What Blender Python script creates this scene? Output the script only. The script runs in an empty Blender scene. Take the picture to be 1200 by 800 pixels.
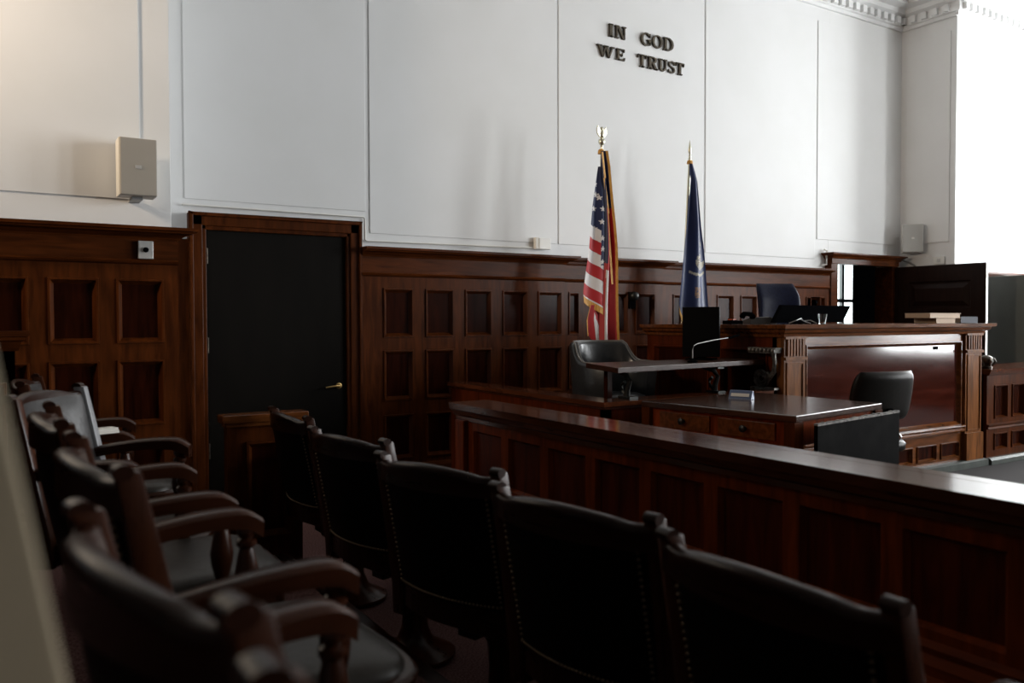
import bpy, bmesh, math, random
from mathutils import Vector, Matrix
random.seed(7)
SC = bpy.context.scene
COL = SC.collection
PI = math.pi

# ------------------------------------------------------------------ materials
def srgb(r, g, b):
    f = lambda c: c/12.92 if c <= .04045 else ((c+.055)/1.055)**2.4
    return (f(r/255), f(g/255), f(b/255), 1)

def base_mat(name, col, rough=.5, metal=0., spec=.5, coat=0., coat_r=.1):
    m = bpy.data.materials.new(name); m.use_nodes = True
    b = m.node_tree.nodes['Principled BSDF']
    b.inputs['Base Color'].default_value = col if len(col) == 4 else (*col, 1)
    b.inputs['Roughness'].default_value = rough
    b.inputs['Metallic'].default_value = metal
    b.inputs['Specular IOR Level'].default_value = spec
    b.inputs['Coat Weight'].default_value = coat
    b.inputs['Coat Roughness'].default_value = coat_r
    return m

def ramp_mat(name, c0, c1, scale=(1, 1, 1), nscale=6., detail=4., rough=.5, bump=0., spec=.5, metal=0.,
             coat=0., coat_r=.1, lo=.35, hi=.65, distort=0., rvar=0.):
    m = base_mat(name, c0, rough, metal, spec, coat, coat_r)
    nt = m.node_tree; b = nt.nodes['Principled BSDF']
    tc = nt.nodes.new('ShaderNodeTexCoord'); mp = nt.nodes.new('ShaderNodeMapping')
    mp.inputs['Scale'].default_value = scale
    nz = nt.nodes.new('ShaderNodeTexNoise')
    nz.inputs['Scale'].default_value = nscale; nz.inputs['Detail'].default_value = detail
    nz.inputs['Distortion'].default_value = distort
    rp = nt.nodes.new('ShaderNodeValToRGB')
    rp.color_ramp.elements[0].position = lo; rp.color_ramp.elements[1].position = hi
    rp.color_ramp.elements[0].color = (*c0[:3], 1); rp.color_ramp.elements[1].color = (*c1[:3], 1)
    L = nt.links
    L.new(tc.outputs['Object'], mp.inputs['Vector']); L.new(mp.outputs['Vector'], nz.inputs['Vector'])
    L.new(nz.outputs['Fac'], rp.inputs['Fac']); L.new(rp.outputs['Color'], b.inputs['Base Color'])
    if bump:
        bp = nt.nodes.new('ShaderNodeBump'); bp.inputs['Strength'].default_value = bump
        bp.inputs['Distance'].default_value = .01
        L.new(nz.outputs['Fac'], bp.inputs['Height']); L.new(bp.outputs['Normal'], b.inputs['Normal'])
    if rvar:
        mr = nt.nodes.new('ShaderNodeMapRange')
        mr.inputs['To Min'].default_value = rough-rvar; mr.inputs['To Max'].default_value = rough+rvar
        L.new(nz.outputs['Fac'], mr.inputs['Value']); L.new(mr.outputs['Result'], b.inputs['Roughness'])
    return m

def wood(name, c, axis='z', rough=.3, var=.45, spec=.09, coat=.0, coat_r=.1, grain=28.):
    lo = tuple(x*(1-var) for x in c[:3]); hi = tuple(x*(1+var) for x in c[:3])
    s = {'x': (.12, 1, 1), 'y': (1, .12, 1), 'z': (1, 1, .12)}[axis]
    return ramp_mat(name, lo, hi, s, grain, 5, rough, .0, spec, 0, coat, coat_r, .3, .7, .6, .03)

W1 = (.066, .0165, .0034)          # oak-mahogany frames
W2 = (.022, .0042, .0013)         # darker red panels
M = {}
for a in 'xyz':
    M['w'+a] = wood('mahogany_'+a, W1, a, .3)
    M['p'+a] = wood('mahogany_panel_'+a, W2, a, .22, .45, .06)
    M['r'+a] = wood('rail_wood_'+a, (.155, .027, .0048), a, .3)
    M['rp'+a] = wood('rail_panel_'+a, (.072, .0110, .0024), a, .34, .45, .15)
    k = {'x': 1., 'y': .55, 'z': 1.25}[a]; M['c'+a] = wood('chair_wood_'+a, (.028*k, .0075*k, .0025*k), a, .28, .35, .24)  # one wood: rear shade baked into crest colour, window light into post colour
    M['s'+a] = wood('side_wood_'+a, (.070, .0125, .0028), a, .3)
M['cap'] = wood('cap_wood', (.075, .022, .009), 'y', .13, .4, .5)
M['bench_panel'] = wood('bench_panel_wood', (.042, .0066, .0030), 'x', .10, .4, .5, grain=14)
M['bench_wood'] = wood('bench_wood', (.155, .055, .015), 'z', .3)
M['bench_wood_x'] = wood('bench_wood_x', (.110, .034, .0085), 'x', .2, .45, .25)
M['table_top'] = wood('table_top_wood', (.040, .017, .010), 'y', .2, .4, .5)
M['desk_wood'] = wood('desk_board_wood', (.034, .014, .009), 'x', .3, .3, .2)
M['white'] = ramp_mat('plaster', (.735, .74, .735), (.755, .76, .76), (1, 1, 1), 2.2, 4, .65, .02, .2)
M['ceil'] = base_mat('ceiling_white', (.40, .39, .37), .8)
M['west'] = base_mat('west_wood', (.02, .010, .006), .6)
M['south'] = base_mat('south_plaster', (.12, .115, .11), .8)
M['carpet_grey'] = ramp_mat('carpet_grey', (.045, .042, .043), (.085, .081, .081), (1, 1, 1), 160, 2, .95, .4, .1)
M['carpet_red'] = ramp_mat('carpet_red', (.06, .022, .02), (.16, .095, .09), (1, 1, 1), 130, 2, .95, .4, .1)
M['marble'] = ramp_mat('marble_grey_green', (.05, .058, .052), (.085, .095, .085), (1, 1, 1), 9, 6, .35, 0, .4)
M['black_door'] = ramp_mat('black_door', (.0055, .0044, .0034), (.0075, .006, .0046), (1, 1, .2), 8, 3, .6, 0, .06)
M['brown_door'] = wood('brown_door', (.013, .0058, .0042), 'z', .38, .3)
M['brass'] = base_mat('brass', (.62, .42, .17), .28, 1)
M['steel'] = base_mat('steel', (.55, .55, .55), .3, 1)
M['iron'] = base_mat('dark_iron', (.03, .032, .03), .35, .7)
M['bronze'] = ramp_mat('dark_bronze', (.03, .024, .018), (.10, .085, .065), (1, 1, 1), 30, 3, .4, .3, .5, .6)
M['pewter'] = ramp_mat('worn_pewter', (.06, .055, .05), (.22, .21, .19), (1, 1, 1), 30, 3, .4, .3, .5, .5)
M['letter'] = ramp_mat('letter_bronze', (.035, .028, .02), (.09, .07, .045), (1, 1, 1), 40, 3, .42, 0, .5, .5)
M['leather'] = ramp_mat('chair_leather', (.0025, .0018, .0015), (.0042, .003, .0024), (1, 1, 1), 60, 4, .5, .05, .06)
M['leather_seat'] = ramp_mat('seat_leather', (.026, .021, .017), (.034, .028, .023), (1, 1, 1), 50, 4, .42, .08, .35)
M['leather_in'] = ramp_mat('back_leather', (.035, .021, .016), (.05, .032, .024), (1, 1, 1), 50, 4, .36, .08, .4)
M['leather_grey'] = ramp_mat('grey_leather', (.030, .028, .028), (.042, .040, .040), (1, 1, 1), 50, 4, .33, .1, .5)
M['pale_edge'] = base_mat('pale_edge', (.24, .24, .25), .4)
M['leather_wit'] = ramp_mat('witness_leather', (.018, .019, .021), (.026, .028, .030), (1, 1, 1), 50, 4, .28, .05, .5)
M['leather_navy'] = ramp_mat('navy_leather', (.005, .006, .017), (.008, .010, .026), (1, 1, 1), 50, 4, .4, .06, .1)
M['leather_blk'] = ramp_mat('black_vinyl', (.007, .0058, .0045), (.010, .0085, .0068), (1, 1, 1), 60, 4, .36, .05, .15)
M['welt'] = base_mat('grey_welt', (.16, .15, .14), .4)
M['nail'] = base_mat('nailhead', (.16, .12, .08), .35, 1)
M['plastic_blk'] = base_mat('black_plastic', (.003, .003, .0035), .4, 0, .0)
M['plastic_dark'] = base_mat('dark_grey_plastic', (.05, .05, .05), .4)
M['screen'] = base_mat('screen_glass', (.0025, .0025, .003), .4, 0, .06)
M['plastic_grey'] = base_mat('grey_plastic', (.25, .25, .25), .4)
M['beige'] = base_mat('beige_enamel', (.36, .33, .285), .5)
M['beige_lit'] = base_mat('beige_enamel_lit', (.60, .58, .52), .5)  # same speaker enamel, brightness of its lit left side put into the colour
M['spk_grey'] = base_mat('speaker_grey', (.42, .42, .40), .5)
M['plate'] = base_mat('metal_plate', (.55, .54, .52), .35, .3)
M['white_plastic'] = base_mat('white_plastic', (.72, .71, .67), .4)
M['green_steel'] = ramp_mat('green_grey_steel', (.10, .108, .095), (.115, .122, .108), (1, 1, 1), 3, 2, .45)
M['paper'] = base_mat('paper', (.75, .72, .66), .8)
M['tan'] = base_mat('tan_cover', (.42, .30, .20), .6)
M['blue_cover'] = base_mat('blue_cover', (.010, .015, .030), .5, 0, .2)
M['blue_plate'] = base_mat('blue_plate', (.09, .13, .24), .3)
M['red_led'] = base_mat('red_plastic', (.5, .10, .05), .4)
M['scuffed'] = ramp_mat('scuffed_black_board', (.0018, .0016, .0016), (.0075, .007, .0066), (1, 1, 1), 7, 8, .7, .1, .02, 0, 0, .1, .45, .8)
M['scuff_edge'] = ramp_mat('worn_edge', (.05, .045, .04), (.22, .2, .18), (1, 1, 1), 30, 6, .7, .2)
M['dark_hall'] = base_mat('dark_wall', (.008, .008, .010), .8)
M['pale_board'] = base_mat('pale_board', (.36, .295, .20), .85)
M['gold'] = ramp_mat('gold_fringe', (.50, .22, .03), (.72, .38, .07), (1, 1, .1), 200, 2, .6, .3)
M['f_red'] = base_mat('flag_red', (.45, .018, .022), .6)
M['f_white'] = base_mat('flag_white', (.74, .70, .68), .6)
M['f_blue'] = base_mat('flag_navy', (.012, .020, .075), .55)
M['f_state'] = base_mat('flag_state_blue', (.014, .026, .095), .45)
M['f_emb'] = base_mat('emblem_gold', (.42, .39, .31), .6)
M['f_emb2'] = base_mat('emblem_tan', (.28, .15, .07), .6)
M['pale_gold'] = base_mat('pale_gold', (.72, .68, .52), .25, .8)
M['glass'] = base_mat('clear_glass', (.9, .95, .95), .02)
M['glass'].node_tree.nodes['Principled BSDF'].inputs['Transmission Weight'].default_value = 1
def emis(name, col, s):
    m = bpy.data.materials.new(name); m.use_nodes = True
    nt = m.node_tree; nt.nodes.remove(nt.nodes['Principled BSDF'])
    e = nt.nodes.new('ShaderNodeEmission'); e.inputs['Color'].default_value = (*col, 1); e.inputs['Strength'].default_value = s
    nt.links.new(e.outputs[0], nt.nodes['Material Output'].inputs['Surface']); return m
WIN = 26.0
M['sky_pane'] = emis('daylight_pane', (.96, .985, 1.0), WIN)
M['sky_pane_far'] = emis('daylight_pane_far', (.88, 1.0, 1.0), 3.)

# ------------------------------------------------------------------ mesh builder
class MB:
    def __init__(s): s.v = []; s.f = []; s.m = []
    def quad(s, *pts, mi=0):
        i = len(s.v); s.v += [tuple(p) for p in pts]; s.f.append(tuple(range(i, i+len(pts)))); s.m.append(mi)
    def box(s, x0, x1, y0, y1, z0, z1, mi=0, T=None):
        P = [(x, y, z) for z in (z0, z1) for y in (y0, y1) for x in (x0, x1)]
        if T: P = [T(*p) for p in P]
        i = len(s.v); s.v += [tuple(p) for p in P]
        for f in ((0, 2, 3, 1), (4, 5, 7, 6), (0, 1, 5, 4), (2, 6, 7, 3), (0, 4, 6, 2), (1, 3, 7, 5)):
            s.f.append(tuple(i+k for k in f)); s.m.append(mi)
        return s
    def obox(s, c, ax, ay, az, mi=0):      # centre and three half vectors
        c = Vector(c); ax = Vector(ax); ay = Vector(ay); az = Vector(az)
        P = [c+sx*ax+sy*ay+sz*az for sz in (-1, 1) for sy in (-1, 1) for sx in (-1, 1)]
        i = len(s.v); s.v += [tuple(p) for p in P]
        for f in ((0, 2, 3, 1), (4, 5, 7, 6), (0, 1, 5, 4), (2, 6, 7, 3), (0, 4, 6, 2), (1, 3, 7, 5)):
            s.f.append(tuple(i+k for k in f)); s.m.append(mi)
        return s
    def loft(s, rings, closed=True, cap=True, mi=0):
        n = len(rings[0]); i0 = len(s.v)
        for r in rings: s.v += [tuple(p) for p in r]
        for k in range(len(rings)-1):
            for j in range(n if closed else n-1):
                a = i0+k*n+j; b = i0+k*n+(j+1) % n
                s.f.append((a, b, b+n, a+n)); s.m.append(mi)
        if cap and closed:
            s.f.append(tuple(i0+j for j in reversed(range(n)))); s.m.append(mi)
            s.f.append(tuple(i0+(len(rings)-1)*n+j for j in range(n))); s.m.append(mi)
        return s
    def lathe(s, prof, c=(0, 0, 0), n=16, mi=0, T=None):   # prof [(r,z)]
        R = []
        for r, z in prof:
            ring = [(c[0]+r*math.cos(2*PI*k/n), c[1]+r*math.sin(2*PI*k/n), c[2]+z) for k in range(n)]
            R.append([T(*p) for p in ring] if T else ring)
        return s.loft(R, mi=mi)
    def tube(s, path, r, n=8, mi=0, up=(0, 0, 1)):
        path = [Vector(p) for p in path]; R = []
        rr = r if isinstance(r, (list, tuple)) else [r]*len(path)
        for k, p in enumerate(path):
            t = (path[min(k+1, len(path)-1)]-path[max(k-1, 0)]).normalized()
            u = Vector(up)
            if abs(t.dot(u)) > .95: u = Vector((1, 0, 0))
            a = t.cross(u).normalized(); b = a.cross(t)
            R.append([p+rr[k]*(math.cos(2*PI*j/n)*a+math.sin(2*PI*j/n)*b) for j in range(n)])
        return s.loft(R, mi=mi)
    def prism(s, poly, fn, d0, d1, mi=0):  # poly 2D, fn(u,v,d)->xyz
        n = len(poly); i = len(s.v)
        s.v += [tuple(fn(u, v, d0)) for u, v in poly]+[tuple(fn(u, v, d1)) for u, v in poly]
        s.f.append(tuple(i+k for k in reversed(range(n)))); s.m.append(mi)
        s.f.append(tuple(i+n+k for k in range(n))); s.m.append(mi)
        for k in range(n):
            a = i+k; b = i+(k+1) % n
            s.f.append((a, b, b+n, a+n)); s.m.append(mi)
        return s
    def sweep(s, path, prof, mi=0):       # path 2D polyline, prof [(out,z)] closed, out = left normal side
        P = [Vector(p) for p in path]; R = []
        for k, p in enumerate(P):
            d0 = (P[k]-P[k-1]).normalized() if k else None
            d1 = (P[k+1]-P[k]).normalized() if k < len(P)-1 else None
            if d0 is None: d0 = d1
            if d1 is None: d1 = d0
            n0 = Vector((-d0.y, d0.x)); n1 = Vector((-d1.y, d1.x))
            mm = (n0+n1).normalized(); q = 1/max(.2, mm.dot(n0))
            R.append([(p.x+mm.x*o*q, p.y+mm.y*o*q, z) for o, z in prof])
        return s.loft(R, mi=mi)
    def build(s, name, mat, parent=None, smooth=0., bevel=0., sub=0, rot=None):
        me = bpy.data.meshes.new(name); me.from_pydata(s.v, [], s.f)
        mats = mat if isinstance(mat, (list, tuple)) else [mat]
        for m in mats: me.materials.append(M[m] if isinstance(m, str) else m)
        me.polygons.foreach_set('material_index', s.m)
        bm = bmesh.new(); bm.from_mesh(me)
        bmesh.ops.remove_doubles(bm, verts=bm.verts, dist=1e-5)
        bmesh.ops.recalc_face_normals(bm, faces=bm.faces)
        if bevel:
            es = [e for e in bm.edges if len(e.link_faces) == 2 and e.calc_face_angle(0) > .6]
            if es: bmesh.ops.bevel(bm, geom=es, offset=bevel, segments=2, profile=.6, affect='EDGES', clamp_overlap=True)
        bm.to_mesh(me); bm.free()
        if smooth:
            me.polygons.foreach_set('use_smooth', [True]*len(me.polygons))
            me.set_sharp_from_angle(angle=math.radians(smooth))
        o = bpy.data.objects.new(name, me); COL.objects.link(o)
        if parent: o.parent = parent
        if sub:
            md = o.modifiers.new('sub', 'SUBSURF'); md.levels = sub; md.render_levels = sub
        return o

def tag(o, label, cat, group=None):
    o['label'] = label; o['category'] = cat
    if group: o['group'] = group
    return o
def thing(name, label, cat, loc=(0, 0, 0), rz=0, group=None):
    o = bpy.data.objects.new(name, None); COL.objects.link(o); o.empty_display_size = .1
    o.location = loc; o.rotation_euler = (0, 0, rz)
    return tag(o, label, cat, group)
def struct(o): o['kind'] = 'structure'; return o
def dup(root, loc, rz, label, group=None):
    r = root.copy(); COL.objects.link(r); r.location = loc; r.rotation_euler = (0, 0, rz); r['label'] = label
    if group: r['group'] = group
    for ch in list(root.children):
        c = ch.copy(); COL.objects.link(c); c.parent = r
        for g in list(ch.children):
            d = g.copy(); COL.objects.link(d); d.parent = c
    return r

# panelled face: T(u,d,z) maps along / outward / up
def ring(mb, T, a, da, b, db, mi=0):
    (u0, u1, z0, z1), (v0, v1, y0, y1) = a, b
    A = [(u0, z0), (u1, z0), (u1, z1), (u0, z1)]; B = [(v0, y0), (v1, y0), (v1, y1), (v0, y1)]
    for k in range(4):
        j = (k+1) % 4
        mb.quad(T(A[k][0], da, A[k][1]), T(A[j][0], da, A[j][1]), T(B[j][0], db, B[j][1]), T(B[k][0], db, B[k][1]), mi=mi)
def frame_face(mb, T, u0, u1, z0, z1, ops, t):
    us = sorted({u0, u1, *[o[0] for o in ops], *[o[1] for o in ops]}); zs = sorted({z0, z1, *[o[2] for o in ops], *[o[3] for o in ops]})
    for i in range(len(us)-1):
        for j in range(len(zs)-1):
            cu = (us[i]+us[i+1])/2; cz = (zs[j]+zs[j+1])/2
            if any(o[0] < cu < o[1] and o[2] < cz < o[3] for o in ops): continue
            mb.quad(T(us[i], t, zs[j]), T(us[i+1], t, zs[j]), T(us[i+1], t, zs[j+1]), T(us[i], t, zs[j+1]))
    ring(mb, T, (u0, u1, z0, z1), t, (u0, u1, z0, z1), t-.05)
    mb.quad(T(u0, t-.05, z0), T(u1, t-.05, z0), T(u1, t-.05, z1), T(u0, t-.05, z1))
def panel_mesh(T, o, t, mw=.034, dep=.024, bead=.011):
    mb = MB()
    ins = lambda r, k: (r[0]+k, r[1]-k, r[2]+k, r[3]-k)
    ring(mb, T, o, t, ins(o, .002), t+bead); ring(mb, T, ins(o, .002), t+bead, ins(o, mw*.35), t+bead)
    ring(mb, T, ins(o, mw*.35), t+bead, ins(o, mw*.8), t-dep*.6); ring(mb, T, ins(o, mw*.8), t-dep*.6, ins(o, mw), t-dep)
    r = ins(o, mw)
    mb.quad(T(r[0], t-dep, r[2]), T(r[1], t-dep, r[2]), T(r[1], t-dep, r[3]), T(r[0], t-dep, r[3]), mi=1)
    return mb
CAPPROF = lambda z0, z1, o0=0., o1=.12: [(o0, z0), (o0+.015, z0), (o0+.02, z0+(z1-z0)*.18), (o0+(o1-o0)*.45, z0+(z1-z0)*.45),
    (o0+(o1-o0)*.75, z0+(z1-z0)*.55), (o0+(o1-o0)*.8, z0+(z1-z0)*.72), (o1, z0+(z1-z0)*.74), (o1, z1), (o0, z1)]

# ------------------------------------------------------------------ room shell
WY = 6.20            # plaster plane of the motto wall
XE, XW, YS, ZC = 11.9, -3.7, -7.0, 5.35
mb = MB(); mb.quad((XW-.1, YS-.1, 0), (2.12, YS-.1, 0), (2.12, 9.5, 0), (XW-.1, 9.5, 0), mi=1)
mb.quad((2.12, YS-.1, 0), (14.2, YS-.1, 0), (14.2, 9.5, 0), (2.12, 9.5, 0), mi=0)
struct(mb.build('floor', ['carpet_grey', 'carpet_red']))
struct(MB().box(XW-.1, XE+.1, YS-.1, 9, ZC, ZC+.1).build('ceiling', 'ceil'))
# north wall with the doorway hole, raised plaster panels
mb = MB()
mb.box(.9, 8.28, WY, WY+.15, 0, ZC); mb.box(9.42, 9.75, WY, WY+.15, 0, ZC); mb.box(8.28, 9.42, WY, WY+.15, 1.98, ZC)
for x0, x1, z0 in ((1.16, 2.525, 2.16), (2.56, 4.39, 1.99), (4.41, 6.245, 1.99), (6.275, 8.03, 1.99), (8.065, 9.60, 2.22)):
    mb.box(x0, x1, WY-.008, WY, z0, 4.72)
struct(mb.build('wall_north', 'white', bevel=.004))
# projecting pier on the left
PY = 5.60
mb = MB(); mb.box(XW, .968, PY, WY+.15, 0, ZC); mb.box(-2.6, .79, PY-.007, PY, 2.045, 4.72)
struct(mb.build('wall_northwest', 'white', bevel=.004))
# east pier and bright wall of the window bay
mb = MB(); mb.box(9.69, 9.84, 5.5, WY+.15, 0, ZC); mb.box(9.69, XE, 5.5, 5.62, 0, ZC)
mb.box(9.675, 9.69, 5.57, 6.12, 2.22, 4.72)
struct(mb.build('wall_northeast', 'white', bevel=.004))
# east wall with four tall windows
wins = [(3.5, 5.0), (-.1, 1.25), (-2.75, -1.4), (-5.4, -3.9)]
mb = MB(); ys = [YS]
for a, b in sorted(wins): ys += [a, b]
ys.append(5.5)
for i in range(0, len(ys), 2): mb.box(XE, XE+.25, ys[i], ys[i+1], 0, ZC)
for a, b in wins: mb.box(XE, XE+.25, a, b, 0, .72); mb.box(XE, XE+.25, a, b, 4.7, ZC)
struct(mb.build('wall_east', 'white'))
for k, (a, b) in enumerate(wins):
    fr = MB(); t = .06
    fr.box(XE+.08, XE+.16, a, a+t, .72, 4.7).box(XE+.08, XE+.16, b-t, b, .72, 4.7).box(XE+.08, XE+.16, a, b, .72, .80).box(XE+.08, XE+.16, a, b, 4.62, 4.7)
    fr.box(XE+.08, XE+.16, a, b, 2.66, 2.74).box(XE+.09, XE+.15, (a+b)/2-.02, (a+b)/2+.02, .72, 4.7)
    w = struct(fr.build('window_%d' % (k+1), 'white_plastic'))
    p = MB(); p.quad((XE+.18, a, .72), (XE+.18, b, .72), (XE+.18, b, 4.7), (XE+.18, a, 4.7)); p.build('pane', 'sky_pane', w)
struct(MB().box(XW-.15, XW, YS, PY+.1, 0, ZC).build('wall_west', 'west'))
struct(MB().box(XW, XE, YS-.15, YS, 0, ZC).build('wall_south', 'south'))
mb = MB(); mb.box(XE-.05, XE, YS, 5.48, 0, .70); mb.box(XE-.09, XE, YS, 5.48, .68, .72); struct(mb.build('trim_9', 'wy'))
# cornice with dentils
prof = [(0, 4.875), (.03, 4.875), (.035, 4.91), (.06, 4.92), (.06, 5.02), (.11, 5.05), (.115, 5.10), (.20, 5.13), (.21, 5.22), (.27, 5.27), (.28, ZC), (0, ZC)]
mb = MB(); mb.sweep([(XE, 5.5), (9.69, 5.5), (9.69, WY), (.968, WY), (.968, PY), (XW, PY)], prof)
x = 1.2
while x < 9.6:
    mb.box(x, x+.07, WY-.105, WY-.055, 4.93, 5.01); x += .135
y = 5.56
while y < 6.1:
    mb.box(9.585, 9.635, y, y+.07, 4.93, 5.01); y += .135
x = 9.7
while x < XE-.1:
    mb.box(x, x+.07, 5.395, 5.445, 4.93, 5.01); x += .135
x = -3.5
while x < .85:
    mb.box(x, x+.07, PY-.105, PY-.055, 4.93, 5.01); x += .135
struct(mb.build('trim_1', 'white'))
# dado rail in the window bay
mb = MB(); mb.sweep([(XE, 5.5), (9.70, 5.5)], CAPPROF(1.80, 1.87, 0, .06)); struct(mb.build('trim_2', 'wx'))

# ------------------------------------------------------------------ wainscot
ROWS = [(.17, .535), (.648, 1.052), (1.155, 1.55)]
def wainscot(name, x0, x1, yf, panels, cap_path, z_frieze=1.656, zc0=1.795, zc1=1.868, rows=ROWS, caps=.11):
    T = lambda u, d, z: (u, yf-d, z)
    ops = [(a, b, r0, r1) for a, b in panels for r0, r1 in rows]
    mb = MB(); frame_face(mb, T, x0, x1, .0, z_frieze, ops, 0.)
    root = struct(mb.build(name, 'wz'))
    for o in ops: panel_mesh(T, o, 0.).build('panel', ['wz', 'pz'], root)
    f = MB(); f.box(x0, x1, yf-.012, yf+.03, z_frieze, zc0)
    f.sweep([(x1, yf), (x0, yf)], [(.0, z_frieze-.015), (.018, z_frieze-.008), (.026, z_frieze+.004), (.018, z_frieze+.014), (0, z_frieze+.016)])
    f.build('frieze', 'wx', root)
    c = MB(); c.sweep(cap_path, CAPPROF(zc0, zc1, 0, caps)); c.build('cornice_cap', 'wx', root)
    b = MB(); b.sweep([(x1, yf), (x0, yf)], [(0, 0), (.03, 0), (.03, .10), (.018, .12), (0, .13)]); b.build('base_mould', 'wx', root)
    return root
A0 = 2.63
wainscot('trim_3', 2.45, 4.405, 6.10, [(A0+.3715*i, A0+.3715*i+.262) for i in range(5)], [(4.405, 6.19), (4.405, 6.10), (2.45, 6.10)])
wainscot('trim_4', 4.405, 6.06, 6.165, [(4.50, 4.62), (5.80, 5.95)], [(6.06, 6.165), (4.405, 6.165)], caps=.05)
wainscot('trim_5', 4.86, 5.60, 6.10, [(4.92, 5.16), (5.245, 5.50)], [(5.60, 6.19), (5.60, 6.10), (4.86, 6.10), (4.86, 6.19)])
wainscot('trim_6', 6.06, 8.16, 6.10, [(6.10+.352*i-.10, 6.10+.352*i+.15) for i in range(1, 6)]+[(7.83, 8.09)], [(8.16, 6.10), (6.06, 6.10), (6.06, 6.19)])
wainscot('trim_7', -3.7, .99, 5.527, [(.636-.366*i, .636-.366*i+.270) for i in range(0, 11)], [(.99, 5.60), (.99, 5.527), (-3.7, 5.527)])

mb = MB(); mb.box(.97, 1.18, 6.15, 6.20, 0, 1.87); struct(mb.build('trim_8', 'wz'))
# ------------------------------------------------------------------ door 1 (black) and door 2 (open)
def casing(mb, x0, x1, zt, w, yf, topw):
    # stepped profile architrave around an opening
    for (o, d) in ((0, .0), (w*.24, .014), (w*.80, .035)):
        e = w if True else 0
        mb.box(x0-w, x0-o, yf-d, WY, 0, zt+topw); mb.box(x1+o, x1+w, yf-d, WY, 0, zt+topw)
        mb.box(x0-w, x1+w, yf-d, WY, zt+o*topw/w, zt+topw)
mb = MB(); casing(mb, 1.29, 2.335, 1.94, .115, 6.12, .118)
d1 = struct(mb.build('door_1', 'wz', bevel=.006))
MB().box(1.29, 2.335, 6.15, 6.195, .01, 1.94).build('leaf', 'black_door', d1)
h = MB(); h.lathe([(.024, 0), (.024, .012), (.012, .014), (.012, .045)], (0, 0, 0), 14, T=lambda x, y, z: (2.272+x, 6.15-z, .785+y))
h.tube([(2.272, 6.11, .785), (2.24, 6.10, .787), (2.19, 6.10, .782), (2.155, 6.105, .776)], .008)
h.build('lever_handle', 'brass', d1, smooth=40)
for z in (1.70, 1.06, .30): MB().lathe([(.008, 0), (.008, .11)], (1.297, 6.142, z), 10).build('hinge', 'bronze', d1, smooth=40)
# doorway at the right
mb = MB(); W0, W1x = 8.34, 9.40
mb.box(8.22, W0, 6.11, WY+.15, 0, 1.94); mb.box(W1x, 9.50, 6.11, WY+.15, 0, 1.94)
mb.box(8.22, 9.52, 6.10, WY, 1.94, 2.02)
mb.sweep([(9.52, WY), (9.52, 6.10), (8.22, 6.10), (8.22, WY)], CAPPROF(2.0, 2.065, 0, .07))
d2 = struct(mb.build('door_2', 'wx', bevel=.003))
# leaf swung into the room: hinge (9.42,6.1) -> free edge (9.94,5.27)
hx, hy, ex, ey = 9.425, 6.09, 9.44, 5.0
L = math.hypot(ex-hx, ey-hy); dx, dy = (ex-hx)/L, (ey-hy)/L; nx, ny = dy, -dx      # normal towards the camera side
TL = lambda u, d, z: (hx+dx*u+nx*d, hy+dy*u+ny*d, z)
ops = [(.17, L-.17, 1.42, 1.74), (.17, L-.17, .80, 1.26), (.17, L-.17, .2, .66)]
mb = MB(); frame_face(mb, TL, 0, L, .01, 1.93, ops, .0)
lf = mb.build('leaf', 'brown_door', d2)
for o in ops:
    p = MB(); ins = lambda r, k: (r[0]+k, r[1]-k, r[2]+k, r[3]-k)
    ring(p, TL, o, 0, ins(o, .012), -.02); ring(p, TL, ins(o, .012), -.02, ins(o, .03), -.02); ring(p, TL, ins(o, .03), -.02, ins(o, .085), .004)
    r = ins(o, .085); p.quad(TL(r[0], .004, r[2]), TL(r[1], .004, r[2]), TL(r[1], .004, r[3]), TL(r[0], .004, r[3]))
    p.build('raised_panel', 'brown_door', lf)
MB().box(L, L+.006, -.03, .0, .01, 1.93, T=TL).build('edge_strip', 'plate', lf)
# room beyond the doorway
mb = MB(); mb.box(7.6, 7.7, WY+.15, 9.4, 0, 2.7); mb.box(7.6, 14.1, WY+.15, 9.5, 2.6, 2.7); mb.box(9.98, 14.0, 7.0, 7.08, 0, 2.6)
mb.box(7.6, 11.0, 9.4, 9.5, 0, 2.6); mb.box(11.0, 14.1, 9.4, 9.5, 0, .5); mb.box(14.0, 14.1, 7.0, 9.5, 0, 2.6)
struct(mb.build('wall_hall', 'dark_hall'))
y = 9.38
mb = MB().box(11.0, 14.0, y, y+.06, .45, .55).box(11.0, 14.0, y, y+.06, 1.60, 1.66).box(11.0, 14.0, y, y+.06, 2.50, 2.6)
for x in (11.0, 12.92, 13.9): mb.box(x, x+.07, y, y+.06, .45, 2.6)
w5 = struct(mb.build('window_5', 'plastic_grey'))
p = MB(); p.quad((11.0, y+.1, .5), (14.0, y+.1, .5), (14.0, y+.1, 2.6), (11.0, y+.1, 2.6)); p.build('pane', 'sky_pane_far', w5)

# ------------------------------------------------------------------ jury box: riser, rail, end wall
rp = tag(MB().box(-2.6, 1.10, -2.2, 3.86, 0.002, .19).build('riser_platform', 'carpet_red'), 'low carpeted riser platform under the back row of armchairs', 'platform')
n = MB(); n.box(1.10, 1.14, -2.2, 3.86, .0, .16); n.box(1.06, 1.165, -2.2, 3.86, .16, .1895); n.build('nosing', 'cy', rp, bevel=.006)

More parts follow.
